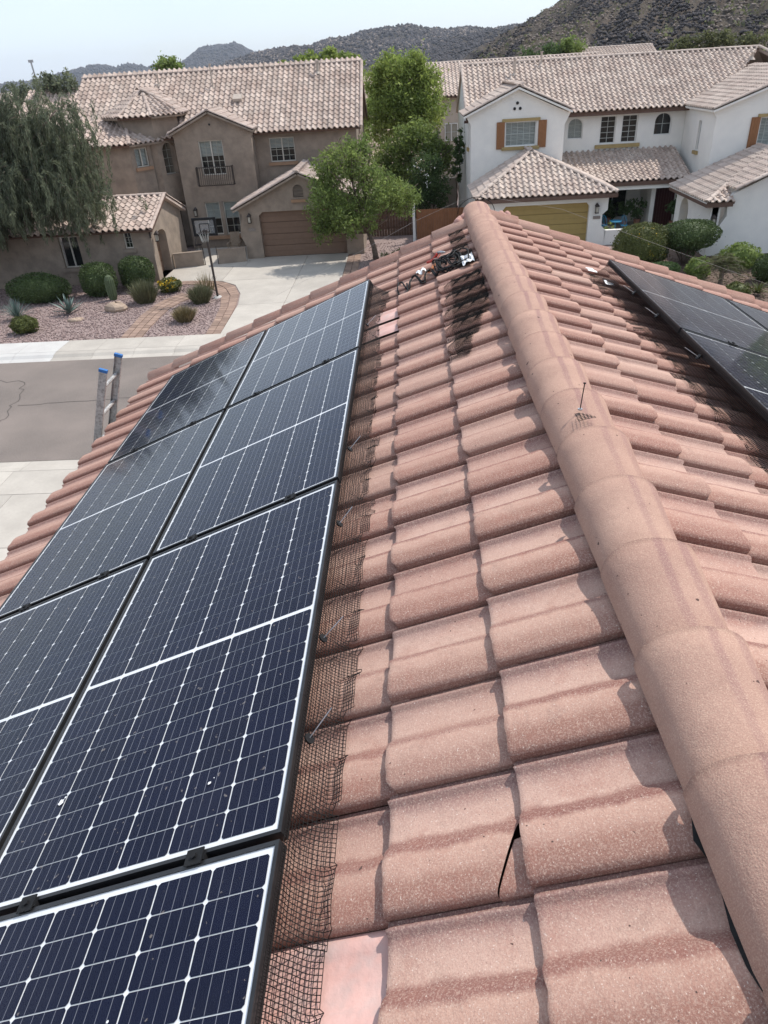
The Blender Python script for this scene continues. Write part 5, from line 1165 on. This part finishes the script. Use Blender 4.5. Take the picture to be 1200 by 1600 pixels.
tp, d = Vector((-2.92, 0, 6.21)), (Vector((-5.07, 0, .07)) - Vector((-2.92, 0, 6.21))).normalized()
for k in range(20):
    c = tp + d * (.20 + k * .31); MB().tube([c + YH * 6.305, c + YH * 6.715], .018, 8).build('rung', 'alu', ld)

# ================================================================== VEGETATION
def leaves(P, size, asp=.45, dirs=None, jit=.9):
    n = len(P); P = np.asarray(P)
    d = rng.normal(size=(n, 3)) if dirs is None else np.asarray(dirs) + rng.normal(size=(n, 3)) * jit
    d /= np.linalg.norm(d, axis=1)[:, None]; e = rng.normal(size=(n, 3)); e = np.cross(d, e); e /= np.linalg.norm(e, axis=1)[:, None]
    L = (size * rng.uniform(.6, 1.35, (n, 1))); W = L * asp * .5
    V = np.stack([P - d * L * .5, P + e * W, P + d * L * .5, P - e * W], 1).reshape(-1, 3)
    return V, np.arange(n * 4).reshape(-1, 4)
def cloud(blobs, clump=.35, per=60):
    """blobs: (x,y,z,rx,ry,rz,count); leaves gathered in clumps through the volume, denser outside"""
    out = []
    for x, y, z, rx_, ry_, rz2, n in blobs:
        nc = max(4, n // per); c = rng.normal(size=(nc, 3)); c /= np.linalg.norm(c, axis=1)[:, None]; c *= (rng.random((nc, 1)) ** .45) * .93
        k = rng.integers(0, nc, n); q = c[k] * [rx_, ry_, rz2] + rng.normal(size=(n, 3)) * clump * min(rx_, rz2) * .5
        out.append(q + [x, y, z])
    return np.concatenate(out)
def leafobj(name, P, size, m, parent, asp=.45, dirs=None, jit=.9):
    V, F = leaves(P, size, asp, dirs, jit); return link(name, npmesh(name, V - np.array(org(parent)), F, MT[m]), parent)
def tree(label, base, blobs, size, m, trunk_r=.15, bark='bark', clump=.35, per=60, asp=.45, group=None, fork=None, name='tree', lean=(0, 0), twigs=0):
    t = thing(name, label, 'tree', base, group); b = Vector(base)
    zf = fork or min(bl[2] - bl[5] * .4 for bl in blobs); f = Vector((b.x + lean[0], b.y + lean[1], zf))
    tr = MB().tube([b - Vector((0, 0, .1)), b + (f - b) * .4 + Vector((.05, 0, 0)), f], [trunk_r * 1.25, trunk_r, trunk_r * .85], 8)
    for x, y, z, rx_, ry_, rz2, n in blobs:
        c = Vector((x, y, z)); mdp = f.lerp(c, .5) + Vector((random.uniform(-.2, .2), random.uniform(-.2, .2), -.15))
        tr.tube([f, mdp, c], [trunk_r * .6, trunk_r * .4, trunk_r * .18], 6)
        for k in range(3):
            e = c + Vector((random.uniform(-1, 1) * rx_ * .8, random.uniform(-1, 1) * ry_ * .8, random.uniform(-.2, .8) * rz2)); tr.tube([mdp, mdp.lerp(e, .55) + Vector((0, 0, .1)), e], [trunk_r * .3, trunk_r * .2, .012], 5)
    for k in range(twigs):
        bl = random.choice(blobs); c = Vector(bl[:3]); e = c + Vector((random.uniform(-1, 1) * bl[3], random.uniform(-1, 1) * bl[4], random.uniform(-.6, 1) * bl[5])); tr.tube([c.lerp(f, .25), c.lerp(e, .55), e], [.03, .02, .006], 4)
    tr.build('trunk', bark, t, True); leafobj('crown', cloud(blobs, clump, per), size, m, t, asp); return t
# driveway tree with pale trunk
tree('fresh green ash tree leaning beside the driveway of the brown house', (-1.76, 38.1, 0), [(-2.9, 38.0, 4.6, 1.3, 1.3, 1.1, 2600), (-3.9, 37.8, 2.9, 1.25, 1.3, 1.15, 3000), (-1.6, 37.9, 3.3, 1.4, 1.5, 1.2, 3200), (-.4, 38.2, 2.8, .95, 1.2, .9, 1900), (-2.7, 37.3, 2.2, 1.5, 1.2, .9, 2600), (-4.3, 38.0, 1.6, .8, .9, .75, 1100), (-2.2, 38.4, 5.2, .8, .8, .6, 700), (-4.2, 38.2, 4.2, .8, .8, .9, 900)], .20, 'ash', .13, 'bark', .30, 26, .30, fork=1.35, lean=(-.3, 0), twigs=26)
tree('large bright green tree standing between the two houses', (.1, 54.5, 0), [(.0, 54, 6.9, 2.6, 2.4, 2.2, 9000), (-1.3, 53.6, 5.6, 1.7, 2.0, 1.9, 4600), (1.3, 53.6, 5.8, 1.5, 2, 1.9, 4600), (-.3, 53.4, 8.4, 1.7, 1.4, .9, 3200), (1.2, 53.4, 7.8, 1.2, 1.2, 1.0, 2200), (-1.6, 53.6, 7.6, 1.1, 1.2, 1.0, 2000)], .24, 'green', .2, clump=.28, per=40, asp=.32)
tree('mid green tree below the large bright one between the houses', (.4, 49.2, 0), [(.5, 49, 4.4, 1.9, 1.6, 1.2, 4200), (-1.1, 49, 3.2, 1.3, 1.3, 1.2, 2600), (2.0, 49, 3.6, 1.2, 1.3, 1.1, 2400), (.4, 48.6, 2.2, 1.9, 1.4, 1.2, 3000)], .22, 'ash', .12, clump=.3, per=40, asp=.4)
tree('grey-green oleander bush behind the white lamp post', (1.1, 45.4, 0), [(1.1, 45, 3.2, .95, .8, 1.1, 2000), (.7, 45, 1.9, 1.1, .9, 1.2, 2200), (1.7, 45, 2.2, .9, .8, 1.1, 1700)], .16, 'dkgreen', .06, clump=.3, per=30, fork=.5, name='bush')
o_ = leafobj('flowers', cloud([(.9, 44.4, 3.2, .8, .3, .9, 50)], .3, 6), .08, 'whitefl', None, .9); tag(o_, 'white blossoms on the grey-green bush behind the lamp post', 'flowers', kind='stuff')
tree('narrow dark shrub climbing the left side of the white house', (2.95, 47, 0), [(3.05, 46.6, 4.4, .35, .6, 1.2, 1000), (2.95, 46.4, 3.0, .35, .6, 1.0, 900)], .16, 'dkgreen', .05, fork=1.0, name='shrub')
tree('low green shrub at the foot of the driveway tree', (-.6, 37.2, 0), [(-.6, 37.0, .3, 1.1, .7, .3, 1100)], .13, 'pale', .02, fork=.1, name='shrub')
tree('small white-flowering shrub beside the trunk of the driveway tree', (-1.2, 36.6, 0), [(-1.2, 36.6, .3, .5, .4, .3, 400)], .12, 'grassy', .02, fork=.1, name='shrub', asp=.2)
# far trees
tree('rounded green tree top showing above the brown house roof at the left', (-19.9, 70, 0), [(-19.9, 70, 9.0, 1.4, 1.3, 1.1, 1800), (-18.9, 70, 8.6, .9, .9, .6, 700)], .28, 'ash', .2, per=30)
for x, z, n_, lab in ((-10.5, 8.6, 1100, 'left'), (-8.6, 9.1, 1300, 'second'), (-6.8, 9.2, 1400, 'third'), (-4.8, 8.9, 1300, 'right')):
    tree('green tree top behind the brown house ridge, %s of four' % lab, (x, 75, 0), [(x, 75, z, 1.5, 1.2, .75, n_), (x, 75, z - 1.0, 1.4, 1.2, 1, 800)], .3, 'green', .2, per=30, group='tree tops behind the brown house ridge')
for x, z, r_, m, lab in ((12.0, 8.0, 1.4, 'dkgreen', 'low dark green tree top behind the white house ridge, left one'), (14.0, 8.4, 1.3, 'dkgreen', 'dark green tree top behind the white house ridge, middle one'), (15.6, 8.9, 1.5, 'ash', 'taller greyish green tree top behind the white house ridge')):
    tree(lab, (x, 80, 0), [(x, 80, z, r_, 1.2, 1.0, 1700), (x, 80, z - 1.4, r_, 1.2, 1, 900)], .28, m, .2, per=30, group='trees behind the white house')
for x, z, r_, lab in ((29.5, 8.3, 1.8, 'left'), (32.4, 8.9, 2.2, 'middle'), (36, 8.5, 2.3, 'right')):
    tree('pale olive desert bush top above the white house ridge, %s one' % lab, (x, 90, 0), [(x, 90, z, r_, 1.5, .9, 1700), (x, 90, z - 1.6, r_, 1.4, 1.2, 900)], .3, 'pale', .2, per=30, group='pale bushes on the right skyline')
for x, y, z, r_, m, lab in ((-26.2, 60, 8.6, 1.0, 'willow', 'thin grey-green tree top left of the brown house, tallest'), (-24.6, 60, 8.6, 1.0, 'willow', 'grey-green tree top touching the left end of the brown house ridge'), (-29.3, 62, 8.1, 1.4, 'willow', 'low grey-green tree top at the far left skyline'), (-21.5, 66, 8.4, .9, 'dkgreen', 'small dark tree top just over the left end of the brown roof')):
    tree(lab, (x, y, 0), [(x, y, z, r_, 1, .8, 900), (x + .3, y, z - 1.2, r_ * 1.2, 1, .9, 800)], .24, m, .12, per=26)
mst = thing('mast', 'thin metal mast on the far left skyline', 'mast', (-48, 108, 0)); MB().tube([(-48, 108, 0), (-48.3, 108, 11.2)], [.14, .10], 6).build('pole', 'steel', mst); MB().box(-48.6, -48, 107.9, 108.1, 11.2, 11.5).build('antenna', 'steel', mst)
o_ = leafobj('woodland', cloud([(x, 130 + random.uniform(-20, 40), 3.5, 9, 6, 3.5, 900) for x in range(-90, 110, 11)] + [(x, 90 + random.uniform(-6, 10), 2.8, 6, 5, 3.2, 700) for x in range(-60, 70, 9)], .3, 24), .75, 'ash', None); tag(o_, 'band of distant green trees behind the houses', 'trees', kind='stuff')

sp_ = hill_pts(1500, 3, 4, 30, 200, 540, lambda a, r_, u: (band(a, r_) > .44) | (u < .15))
o_ = leafobj('scrub', np.concatenate([sp_ + rng.normal(size=sp_.shape) * [.6, .6, .35] + [0, 0, .4] for k in range(6)]), .9, 'pale', None, .7); tag(o_, 'olive desert scrub dotting the rocky hillside', 'scrub', kind='stuff')
# weeping tree at the left
wt = thing('tree', 'grey-green weeping tree at the left in front of the brown house', 'tree', (-20.0, 36, 0)); wb = MB(); wr = random.Random(4)
trunk = [Vector((-20.2, 36, -.1)), Vector((-20.0, 36, 1.4)), Vector((-19.6, 36, 2.7)), Vector((-18.7, 36, 3.9))]
wb.tube(trunk, [.3, .25, .22, .2], 9)
tips = [(-15.2, 35.2, 7.6), (-16.2, 36.5, 8.3), (-17.6, 35.3, 8.1), (-19.2, 35.4, 7.7), (-20.8, 36.2, 7.9), (-14.2, 35.6, 6.4), (-14.9, 34.7, 4.9), (-16.2, 34.4, 5.0), (-17.8, 34.2, 5.4), (-19.6, 34.2, 5.6), (-22, 35.2, 6.6), (-14.0, 35.4, 4.2), (-21.5, 34.3, 4.8), (-16.8, 36.6, 6.6), (-20.2, 34.0, 3.6), (-18.6, 37.0, 7.9), (-17.0, 35.8, 7.2), (-15.6, 36.0, 6.6), (-23, 36, 7.4), (-22.6, 34.6, 3.6), (-20.6, 33.8, 2.7), (-21.6, 33.6, 2.5), (-16.8, 34.5, 4.3), (-15.5, 34.7, 4.0), (-14.7, 34.8, 3.7), (-18.1, 34.3, 4.2), (-19.4, 34.0, 3.2), (-17.4, 34.2, 3.9)]
SP = []; SDIR = []
for tx, ty, tz in tips:
    a = trunk[-1]; e = Vector((tx, ty, tz)); m_ = a.lerp(e, .5) + Vector((wr.uniform(-.3, .3), wr.uniform(-.2, .2), .5)); wb.tube([a, a.lerp(m_, .6) + Vector((0, 0, .1)), m_, e], [.12, .09, .06, .025], 6)
    for k in range(48):
        st = m_.lerp(e, wr.uniform(.15, 1.1)) + Vector((wr.gauss(0, .62), wr.gauss(0, .6), wr.gauss(.05, .35))); L_ = wr.uniform(.9, 2.2) * (1 if tz > 4.5 else .75); out = Vector((wr.uniform(-1, 1), wr.uniform(-1, 1), 0)) * .45
        p = st.copy(); vel = Vector((out.x, out.y, .35)); prev = [p.copy()]
        n_ = int(L_ / .12)
        for i in range(n_):
            vel = vel * .86 + Vector((0, 0, -.17)); vv = vel.normalized() * .12; p = p + vv; prev.append(p.copy())
            for q in range(9): SP.append(p + Vector((wr.gauss(0, .055), wr.gauss(0, .055), wr.gauss(0, .05)))); SDIR.append(vv.normalized() + Vector((0, 0, -.5)))
        if k % 3 == 0: wb.tube(prev[::3] + [prev[-1]], .010, 3, False)
wb.build('trunk', 'barkw', wt, True)
leafobj('crown', np.array([tuple(p) for p in SP]), .19, 'willow', wt, .18, np.array([tuple(p) for p in SDIR]), .35)

# clipped shrubs
def ball(label, c, r, m, size=.075, n=None, name='shrub', group=None, flat=1.0, rough=.06, stem=True):
    t = thing(name, label, 'shrub', (c[0], c[1], 0), group); r = Vector(r); n = n or int(900 * (r.x * r.z + r.x * r.y))
    d = rng.normal(size=(n, 3)); d /= np.linalg.norm(d, axis=1)[:, None]
    lump = 1 + rough * (np.sin(d[:, 0] * 5 + c[0]) * np.cos(d[:, 2] * 6 + c[1]) + np.sin(d[:, 1] * 7 + 2)); rad = (1 - np.abs(rng.normal(size=n)) * .08 + np.maximum(0, rng.normal(size=n) - 1.6) * .12) * lump
    P = np.sign(d) * np.abs(d) ** flat * rad[:, None] * np.array(r) + np.array(c); P = P[P[:, 2] > .01]
    core = MB(); K = 12
    core.grid([[(c[0] + r.x * .84 * math.sin(a) * math.cos(b), c[1] + r.y * .84 * math.sin(a) * math.sin(b), max(.0, c[2] + r.z * .84 * math.cos(a))) for b in np.linspace(0, 6.2832, K + 1)] for a in np.linspace(.05, 3.09, 8)])
    core.build('inner_foliage', m, t, True)
    leafobj('foliage', P, size, m, t, .55); MB().tube([(c[0], c[1], 0), (c[0], c[1], c[2])], .05, 6).build('stem', 'bark', t); return t
ball('wide low dark green shrub under the weeping tree', (-17.3, 33.1, .55), (1.5, .9, .72), 'hedge', n=9000, rough=.05)
ball('clipped dark green box shrub left of the cactus', (-14.6, 33.6, .72), (.82, .75, .78), 'hedge', flat=.8, n=6500, rough=.03)
ball('clipped bright-topped box shrub by the corner of the side garage', (-13.1, 34.6, .72), (.82, .72, .76), 'hedge', flat=.8, n=6500, rough=.03)
ball('small yellow-green mound shrub at the left edge of the gravel bed', (-15.85, 28.3, .3), (.55, .5, .36), 'olive', n=2500, rough=.1)
yf = ball('low shrub covered in yellow flowers by the paver path', (-11.3, 33.6, .3), (.55, .5, .36), 'olive', n=2200, rough=.1)
leafobj('flowers', cloud([(-11.3, 33.45, .42, .52, .5, .28, 420)], .3, 5), .085, 'yellow', yf, .8)['kind'] = 'stuff'
ball('small round green shrub at the left picture edge below the weeping tree', (-21.0, 33.0, .6), (.9, .8, .7), 'hedge', n=3000)
b1 = ball('large round olive shrub with yellowish specks in front of the white house', (10.45, 33.9, .95), (1.22, 1.1, .95), 'olive', n=12000, rough=.05, flat=.9)
leafobj('flowers', cloud([(10.45, 33.6, 1.1, 1.2, 1.0, .85, 260)], .2, 4), .06, 'yellow', b1, .8)['kind'] = 'stuff'
b2 = ball('large vase-shaped dark shrub with bare stems beside the round olive one', (12.6, 34.0, 1.30), (1.25, 1.05, .62), 'hedge', n=9500, rough=.05, flat=.85)
st = MB()
for k in range(16):
    a = random.uniform(0, 6.28); st.tube([(12.55 + .1 * math.cos(a), 34 + .1 * math.sin(a), 0), (12.55 + .45 * math.cos(a), 34 + .4 * math.sin(a), .6), (12.55 + .95 * math.cos(a), 34 + .8 * math.sin(a), 1.2)], [.03, .02, .012], 5)
st.build('stems', 'bark', b2)
b2l = cloud([(12.6, 33.9, .75, .75, .65, .35, 900)], .3, 20); leafobj('lower_foliage', b2l, .085, 'hedge', b2, .5)
ball('low flat grey-green mound in front of the vase-shaped shrub', (11.0, 32.2, .28), (.75, .55, .32), 'dkgreen', n=3000, rough=.04)
ball('round dark green shrub at the right edge of the planting bed', (14.9, 30.6, .55), (.75, .7, .58), 'hedge', n=4000)
ball('bright green leafy shrub behind the small palm', (14.6, 33.0, .45), (.85, .7, .55), 'ash', .11, n=2600, rough=.15)
ball('small shrub with white flowers left of the small palm', (12.3, 31.6, .4), (.5, .5, .45), 'ash', .10, n=1500, rough=.15)
ball('low green bush beside the planting bed near the street', (12.8, 28.6, .25), (.5, .45, .3), 'olive', .09, n=1000, rough=.15)
def rosette(label, c, n, L_, w_, up, m, name='agave', curve=.25, cat='plant', seed=1, trunkh=0):
    t = thing(name, label, cat, c); q = random.Random(seed); mb = MB()
    for k in range(n):
        a = k * 2.39996 + q.uniform(-.2, .2); el = up * (1 - .75 * k / n) + q.uniform(-.1, .1); Lk = L_ * q.uniform(.75, 1.1); d = Vector((math.cos(a) * math.cos(el), math.sin(a) * math.cos(el), math.sin(el))); s_ = Vector((-math.sin(a), math.cos(a), 0)); rows = []
        for i in range(6):
            f = i / 5; p = Vector(c) + Vector((0, 0, trunkh)) + d * (Lk * f) - Vector((0, 0, curve * Lk * f * f)); ww = w_ * (1 - f) ** .6 * (.6 + .4 * min(1, f * 4)) + .002; rows.append([p - s_ * ww, p - Vector((0, 0, ww * .5)), p + s_ * ww])
        mb.grid(rows)
    mb.build('leaves', m, t)
    if trunkh: MB().tube([c, (c[0], c[1], trunkh)], [.12, .10], 8).build('trunk', 'bark', t)
    return t
rosette('blue-green agave rosette on the gravel bed', (-15.0, 30.7, .05), 26, .95, .065, 1.35, 'agave', seed=2, curve=.12)
rosette('spiky grey-green yucca at the left edge of the gravel bed', (-17.1, 30.2, .05), 90, 1.0, .02, 1.5, 'agave', name='yucca', seed=3, curve=.15)
rosette('sago cycad with dark fronds at the right edge of the planting bed', (13.6, 28.6, .1), 40, .85, .035, 1.2, 'olive', name='cycad', seed=4, curve=.35)
rosette('small dark cycad in front of the low mound', (11.9, 30.3, .05), 34, .7, .03, 1.2, 'olive', name='cycad', seed=5, curve=.35)
def palm(label, c, seed):
    t = thing('palm', label, 'palm', c); q = random.Random(seed); P = []; D_ = []; mb = MB().tube([c, (c[0], c[1], c[2] + .8)], [.10, .09], 8)
    for k in range(30):
        a = k * 2.39996; el = 1.3 - 1.3 * k / 30; L_ = q.uniform(.95, 1.25); pts_ = []
        for i in range(14):
            f = i / 13; p = Vector(c) + Vector((math.cos(a) * math.cos(el), math.sin(a) * math.cos(el), math.sin(el))) * L_ * f + Vector((0, 0, .8 - .55 * L_ * f * f)); pts_.append(p)
            sv_ = Vector((-math.sin(a), math.cos(a), 0))
            for s_ in (-1, 1):
                for g_ in range(2): P.append(p + sv_ * s_ * .10); D_.append(sv_ * s_ + Vector((math.cos(a), math.sin(a), -.3)) * .6)
        mb.tube(pts_[::4] + [pts_[-1]], .008, 4, False)
    mb.build('trunk', 'bark', t); leafobj('fronds', np.array([tuple(p) for p in P]), .26, 'pale', t, .09, np.array([tuple(p) for p in D_]), .15); return t
palm('small feathery palm in the planting bed of the white house', (12.75, 30.2, 0), 3)
def tuft(label, c, r, h, m, n, seed, name='grass_clump'):
    t = thing(name, label, 'plant', (c[0], c[1], 0)); q = random.Random(seed); V = []; F = []
    for k in range(n):
        a, rr_ = q.uniform(0, 6.28), r * math.sqrt(q.random()); b = Vector((c[0] + rr_ * .45 * math.cos(a), c[1] + rr_ * .45 * math.sin(a), 0)); e = Vector((c[0] + rr_ * math.cos(a + q.gauss(0, .3)), c[1] + rr_ * math.sin(a + q.gauss(0, .3)), h * q.uniform(.55, 1.05) * (1 - .35 * (rr_ / r) ** 2))); s_ = Vector((q.uniform(-1, 1), q.uniform(-1, 1), 0)).normalized() * .010; i = len(V); m_ = b.lerp(e, .55) + Vector((0, 0, h * .1))
        V += [tuple(x - org(t)) for x in (b - s_, b + s_, m_ + s_ * .8, m_ - s_ * .8, e)]; F += [[i, i + 1, i + 2, i + 3]]; F += [[i + 3, i + 2, i + 4, i + 4]]
    mb = MB(); mb.v = V; mb.f = [list(dict.fromkeys(f)) for f in F]; link('blades', mb.mesh('blades', MT[m]), t)
    return t
tuft('tall wispy sage clump in front of the box shrub at the garage corner', (-12.0, 32.0), .85, 1.15, 'grassy', 900, 1)
tuft('grey-green sage clump beside the basketball hoop post', (-9.35, 31.5), .75, .9, 'grassy', 900, 2)
tuft('rounded straw-coloured grass clump near the sidewalk', (-9.35, 28.8), .62, .72, 'straw', 900, 3)
tuft('thin flowering stalks behind the hoop post', (-9.6, 33.6), .7, .95, 'straw', 120, 4)
tuft('small grass tuft beside the weeping tree trunk', (-19.3, 31.0), .5, .5, 'grassy', 200, 6)
# barrel cactus column, boulder
cc = thing('cactus', 'short ribbed columnar cactus between the two box shrubs', 'cactus', (-13.75, 32.7, 0)); mb = MB(); rows = []
for z, r_ in ((0, .14), (.2, .19), (.6, .20), (.9, .18), (1.05, .12), (1.12, .02)):
    rows.append([(-13.75 + r_ * (1 + (.12 if k % 2 else -.06)) * math.cos(k * math.pi / 14), 32.7 + r_ * (1 + (.12 if k % 2 else -.06)) * math.sin(k * math.pi / 14), z) for k in range(29)])
mb.grid(rows); mb.build('stem', 'cactus', cc)
def boulder(lab, c, r_, sd):
    q = np.random.default_rng(sd); mb = MB(); rows = []
    for a in np.linspace(.1, 3.0, 7): rows.append([(c[0] + r_[0] * math.sin(a) * math.cos(b) * (1 + .25 * math.sin(3 * b + sd)), c[1] + r_[1] * math.sin(a) * math.sin(b) * (1 + .2 * math.cos(2 * b + sd)), c[2] + r_[2] * math.cos(a) * (1 + .2 * math.sin(b * 2))) for b in np.linspace(0, 6.2832, 10)])
    tag(mb.grid(rows).build('boulder', 'rock'), lab, 'boulder')
boulder('pale tan boulder on the gravel in front of the cactus', (-12.95, 30.9, .1), (.48, .35, .26), 3); boulder('small tan stone beside the agave', (-14.3, 29.6, .02), (.35, .22, .10), 5)

# ================================================================== STREET AND YARD THINGS
bb = thing('basketball_hoop', 'black portable basketball hoop standing at the edge of the driveway', 'basketball hoop', (-8.78, 32.2, 0))
MB().tube([(-8.76, 32.2, 0), (-8.78, 32.2, 2.75)], .05, 10).tube([(-8.78, 32.2, 2.7), (-8.78, 32.0, 3.0)], .035, 8).build('pole', 'iron', bb)
MB().tube([(-8.76, 32.2, 0), (-8.76, 32.2, .06)], [.22, .15], 12).build('base', 'newconc', bb)
bd = MB().box(-9.2, -8.25, 31.96, 31.985, 2.72, 3.40).build('backboard', 'clear', bb)
f_ = MB(); 
for a in ((-9.24, -8.21, 3.33, 3.43), (-9.24, -8.21, 2.69, 2.79), (-9.24, -9.14, 2.791, 3.329), (-8.31, -8.21, 2.791, 3.329)): f_.box(a[0], a[1], 31.94, 32.0, a[2], a[3])
f_.build('frame', 'rubber', bd); f2 = MB()
for a in ((-8.95, -8.52, 3.17, 3.2), (-8.95, -8.52, 2.84, 2.87), (-8.95, -8.92, 2.871, 3.169), (-8.55, -8.52, 2.871, 3.169)): f2.box(a[0], a[1], 31.945, 31.958, a[2], a[3])
f2.build('target_square', 'rubber', bd)
MB().tube([(-8.735 + .225 * math.cos(a), 31.68 + .225 * math.sin(a), 2.88) for a in np.linspace(0, 6.2832, 21)], .012, 6).build('rim', 'iron', bb)
MB().box(-8.83, -8.64, 31.90, 31.955, 2.82, 2.94).build('bracket', 'iron', bb)
nt_ = []
for k in range(12):
    a, b = k * .5236, (k + .5) * .5236; nt_.append((Vector((-8.735 + .22 * math.cos(a), 31.68 + .22 * math.sin(a), 2.87)), Vector((-8.735 + .13 * math.cos(b), 31.68 + .13 * math.sin(b), 2.5)))); nt_.append((Vector((-8.735 + .22 * math.cos(a + .52), 31.68 + .22 * math.sin(a + .52), 2.87)), nt_[-1][1]))
V, F = wires(nt_, .004); link('net', npmesh('net', V - np.array(org(bb)), F, MT['blind']), bb)
def adirondack(label, c, m, cat='chair', s_=1.0):
    t = thing('chair', label, cat, c); x, y, z = c
    for k in range(5): MB().prism([(x - .26 * s_ + k * .105 * s_, y + .18 * s_, z + .32 * s_), (x - .165 * s_ + k * .105 * s_, y + .18 * s_, z + .32 * s_), (x - .165 * s_ + k * .105 * s_, y + .48 * s_, z + 1.05 * s_), (x - .26 * s_ + k * .105 * s_, y + .48 * s_, z + 1.05 * s_)], (0, .025, 0)).build('back_slat', m, t)
    MB().prism([(x - .27 * s_, y - .35 * s_, z + .40 * s_), (x + .27 * s_, y - .35 * s_, z + .40 * s_), (x + .27 * s_, y + .17 * s_, z + .33 * s_), (x - .27 * s_, y + .17 * s_, z + .33 * s_)], (0, 0, .03)).build('seat', m, t)
    for a in (-1, 1):
        MB().box(x + a * .32 * s_ - .05, x + a * .32 * s_ + .05, y - .38 * s_, y + .4 * s_, z + .56 * s_, z + .585 * s_).build('armrest', m, t)
        for b in (-.33, .3): MB().box(x + a * .30 * s_ - .02, x + a * .30 * s_ + .02, y + b * s_ - .04, y + b * s_ + .04, z, z + .558 * s_).build('leg', m, t)
    return t
adirondack('weathered wooden patio chair under the double window of the brown house', (-9.75, 41.2, .02), 'tanchair')
def bistro(label, c, m, h=.45):
    t = thing('chair', label, 'chair', c); x, y, z = c
    MB().tube([(x, y, z + h), (x, y, z + h + .03)], .2, 12).build('seat', m, t)
    for a in (.8, 2.36, 3.92, 5.5): MB().tube([(x + .16 * math.cos(a), y + .16 * math.sin(a), z + h), (x + .22 * math.cos(a), y + .22 * math.sin(a), z)], .014, 5).build('leg', m, t)
    MB().tube([(x + .19 * math.cos(b), y + .19 * math.sin(b) * .3 + .16, z + h + (.46 * math.sin(b) if 0 else .02 + .45 * math.sin(b))) for b in np.linspace(0, math.pi, 11)], .015, 6).tube([(x, y + .17, z + h), (x, y + .2, z + h + .44)], .012, 5).tube([(x - .08, y + .17, z + h), (x - .08, y + .2, z + h + .40)], .012, 5).tube([(x + .08, y + .17, z + h), (x + .08, y + .2, z + h + .40)], .012, 5).build('backrest', m, t)
bistro('black metal patio chair near the arched front door of the brown house', (-11.9, 41.6, .02), 'iron')
bistro('turquoise bistro chair on the porch of the white house, right one', (11.55, 40.9, .03), 'bluechair'); bistro('turquoise bistro chair on the porch of the white house, left one', (10.55, 41.2, .03), 'bluechair')
tb = thing('table', 'small round turquoise table between the bistro chairs', 'table', (11.05, 40.8, .03)); MB().tube([(11.05, 40.8, .73), (11.05, 40.8, .76)], .34, 16).build('table_top', 'bluechair', tb); MB().tube([(11.05, 40.8, .05), (11.05, 40.8, .73)], .025, 8).build('post', 'bluechair', tb); MB().tube([(11.05, 40.8, .03), (11.05, 40.8, .06)], [.2, .1], 10).build('foot', 'bluechair', tb)
def pot(label, c, h, r_, m, n, sp, sz):
    t = thing('potted_plant', label, 'potted plant', c); x, y, z = c
    MB().tube([(x, y, z), (x, y, z + .05), (x, y, z + .4), (x, y, z + .42)], [.13, .14, .2, .2], 12).build('pot', 'pot', t, True); MB().tube([(x, y, z + .38), (x, y, z + h)], .02, 5).build('stem', 'bark', t)
    leafobj('foliage', cloud([(x, y, z + h, sp, sp, sp * 1.1, n)], .3, 14), sz, m, t, .4)
pot('potted leafy plant behind the turquoise table', (11.9, 42.2, .03), 1.1, .2, 'dkgreen', 300, .42, .2); pot('potted plant at the left end of the porch', (10.4, 43.3, .03), .9, .2, 'dkgreen', 300, .5, .2)
pot('tall dark rubber plant right of the maroon door', (14.35, 41.6, .03), 1.25, .2, 'dkgreen', 260, .5, .26); pot('bushy potted fern under the porch window', (11.3, 43.5, .03), .75, .2, 'dkgreen', 420, .55, .2); pot('leafy potted shrub beside the porch wall corner', (12.7, 42.6, .03), .95, .2, 'dkgreen', 380, .5, .2); pot('small pot with low plants by the porch wall', (10.5, 39.6, .03), .55, .2, 'ash', 200, .35, .14)

# ================================================================== HAZE
hb = MB().box(-6700, 6700, -6700, 6700, -3.5, 175).build('haze', 'concrete'); hb['kind'] = 'stuff'; tag(hb, 'thin bluish summer haze over the whole valley', 'haze')
hm = bpy.data.materials.new('haze_air'); hm.use_nodes = True; hn = hm.node_tree.nodes; hn.clear()
ho_ = hn.new('ShaderNodeOutputMaterial'); pv = hn.new('ShaderNodeVolumePrincipled'); pv.inputs['Color'].default_value = (.80, .88, 1.0, 1); pv.inputs['Density'].default_value = .000085; pv.inputs['Anisotropy'].default_value = .1
hm.node_tree.links.new(pv.outputs['Volume'], ho_.inputs['Volume']); hb.data.materials[0] = hm
SC.cycles.volume_bounces = 0
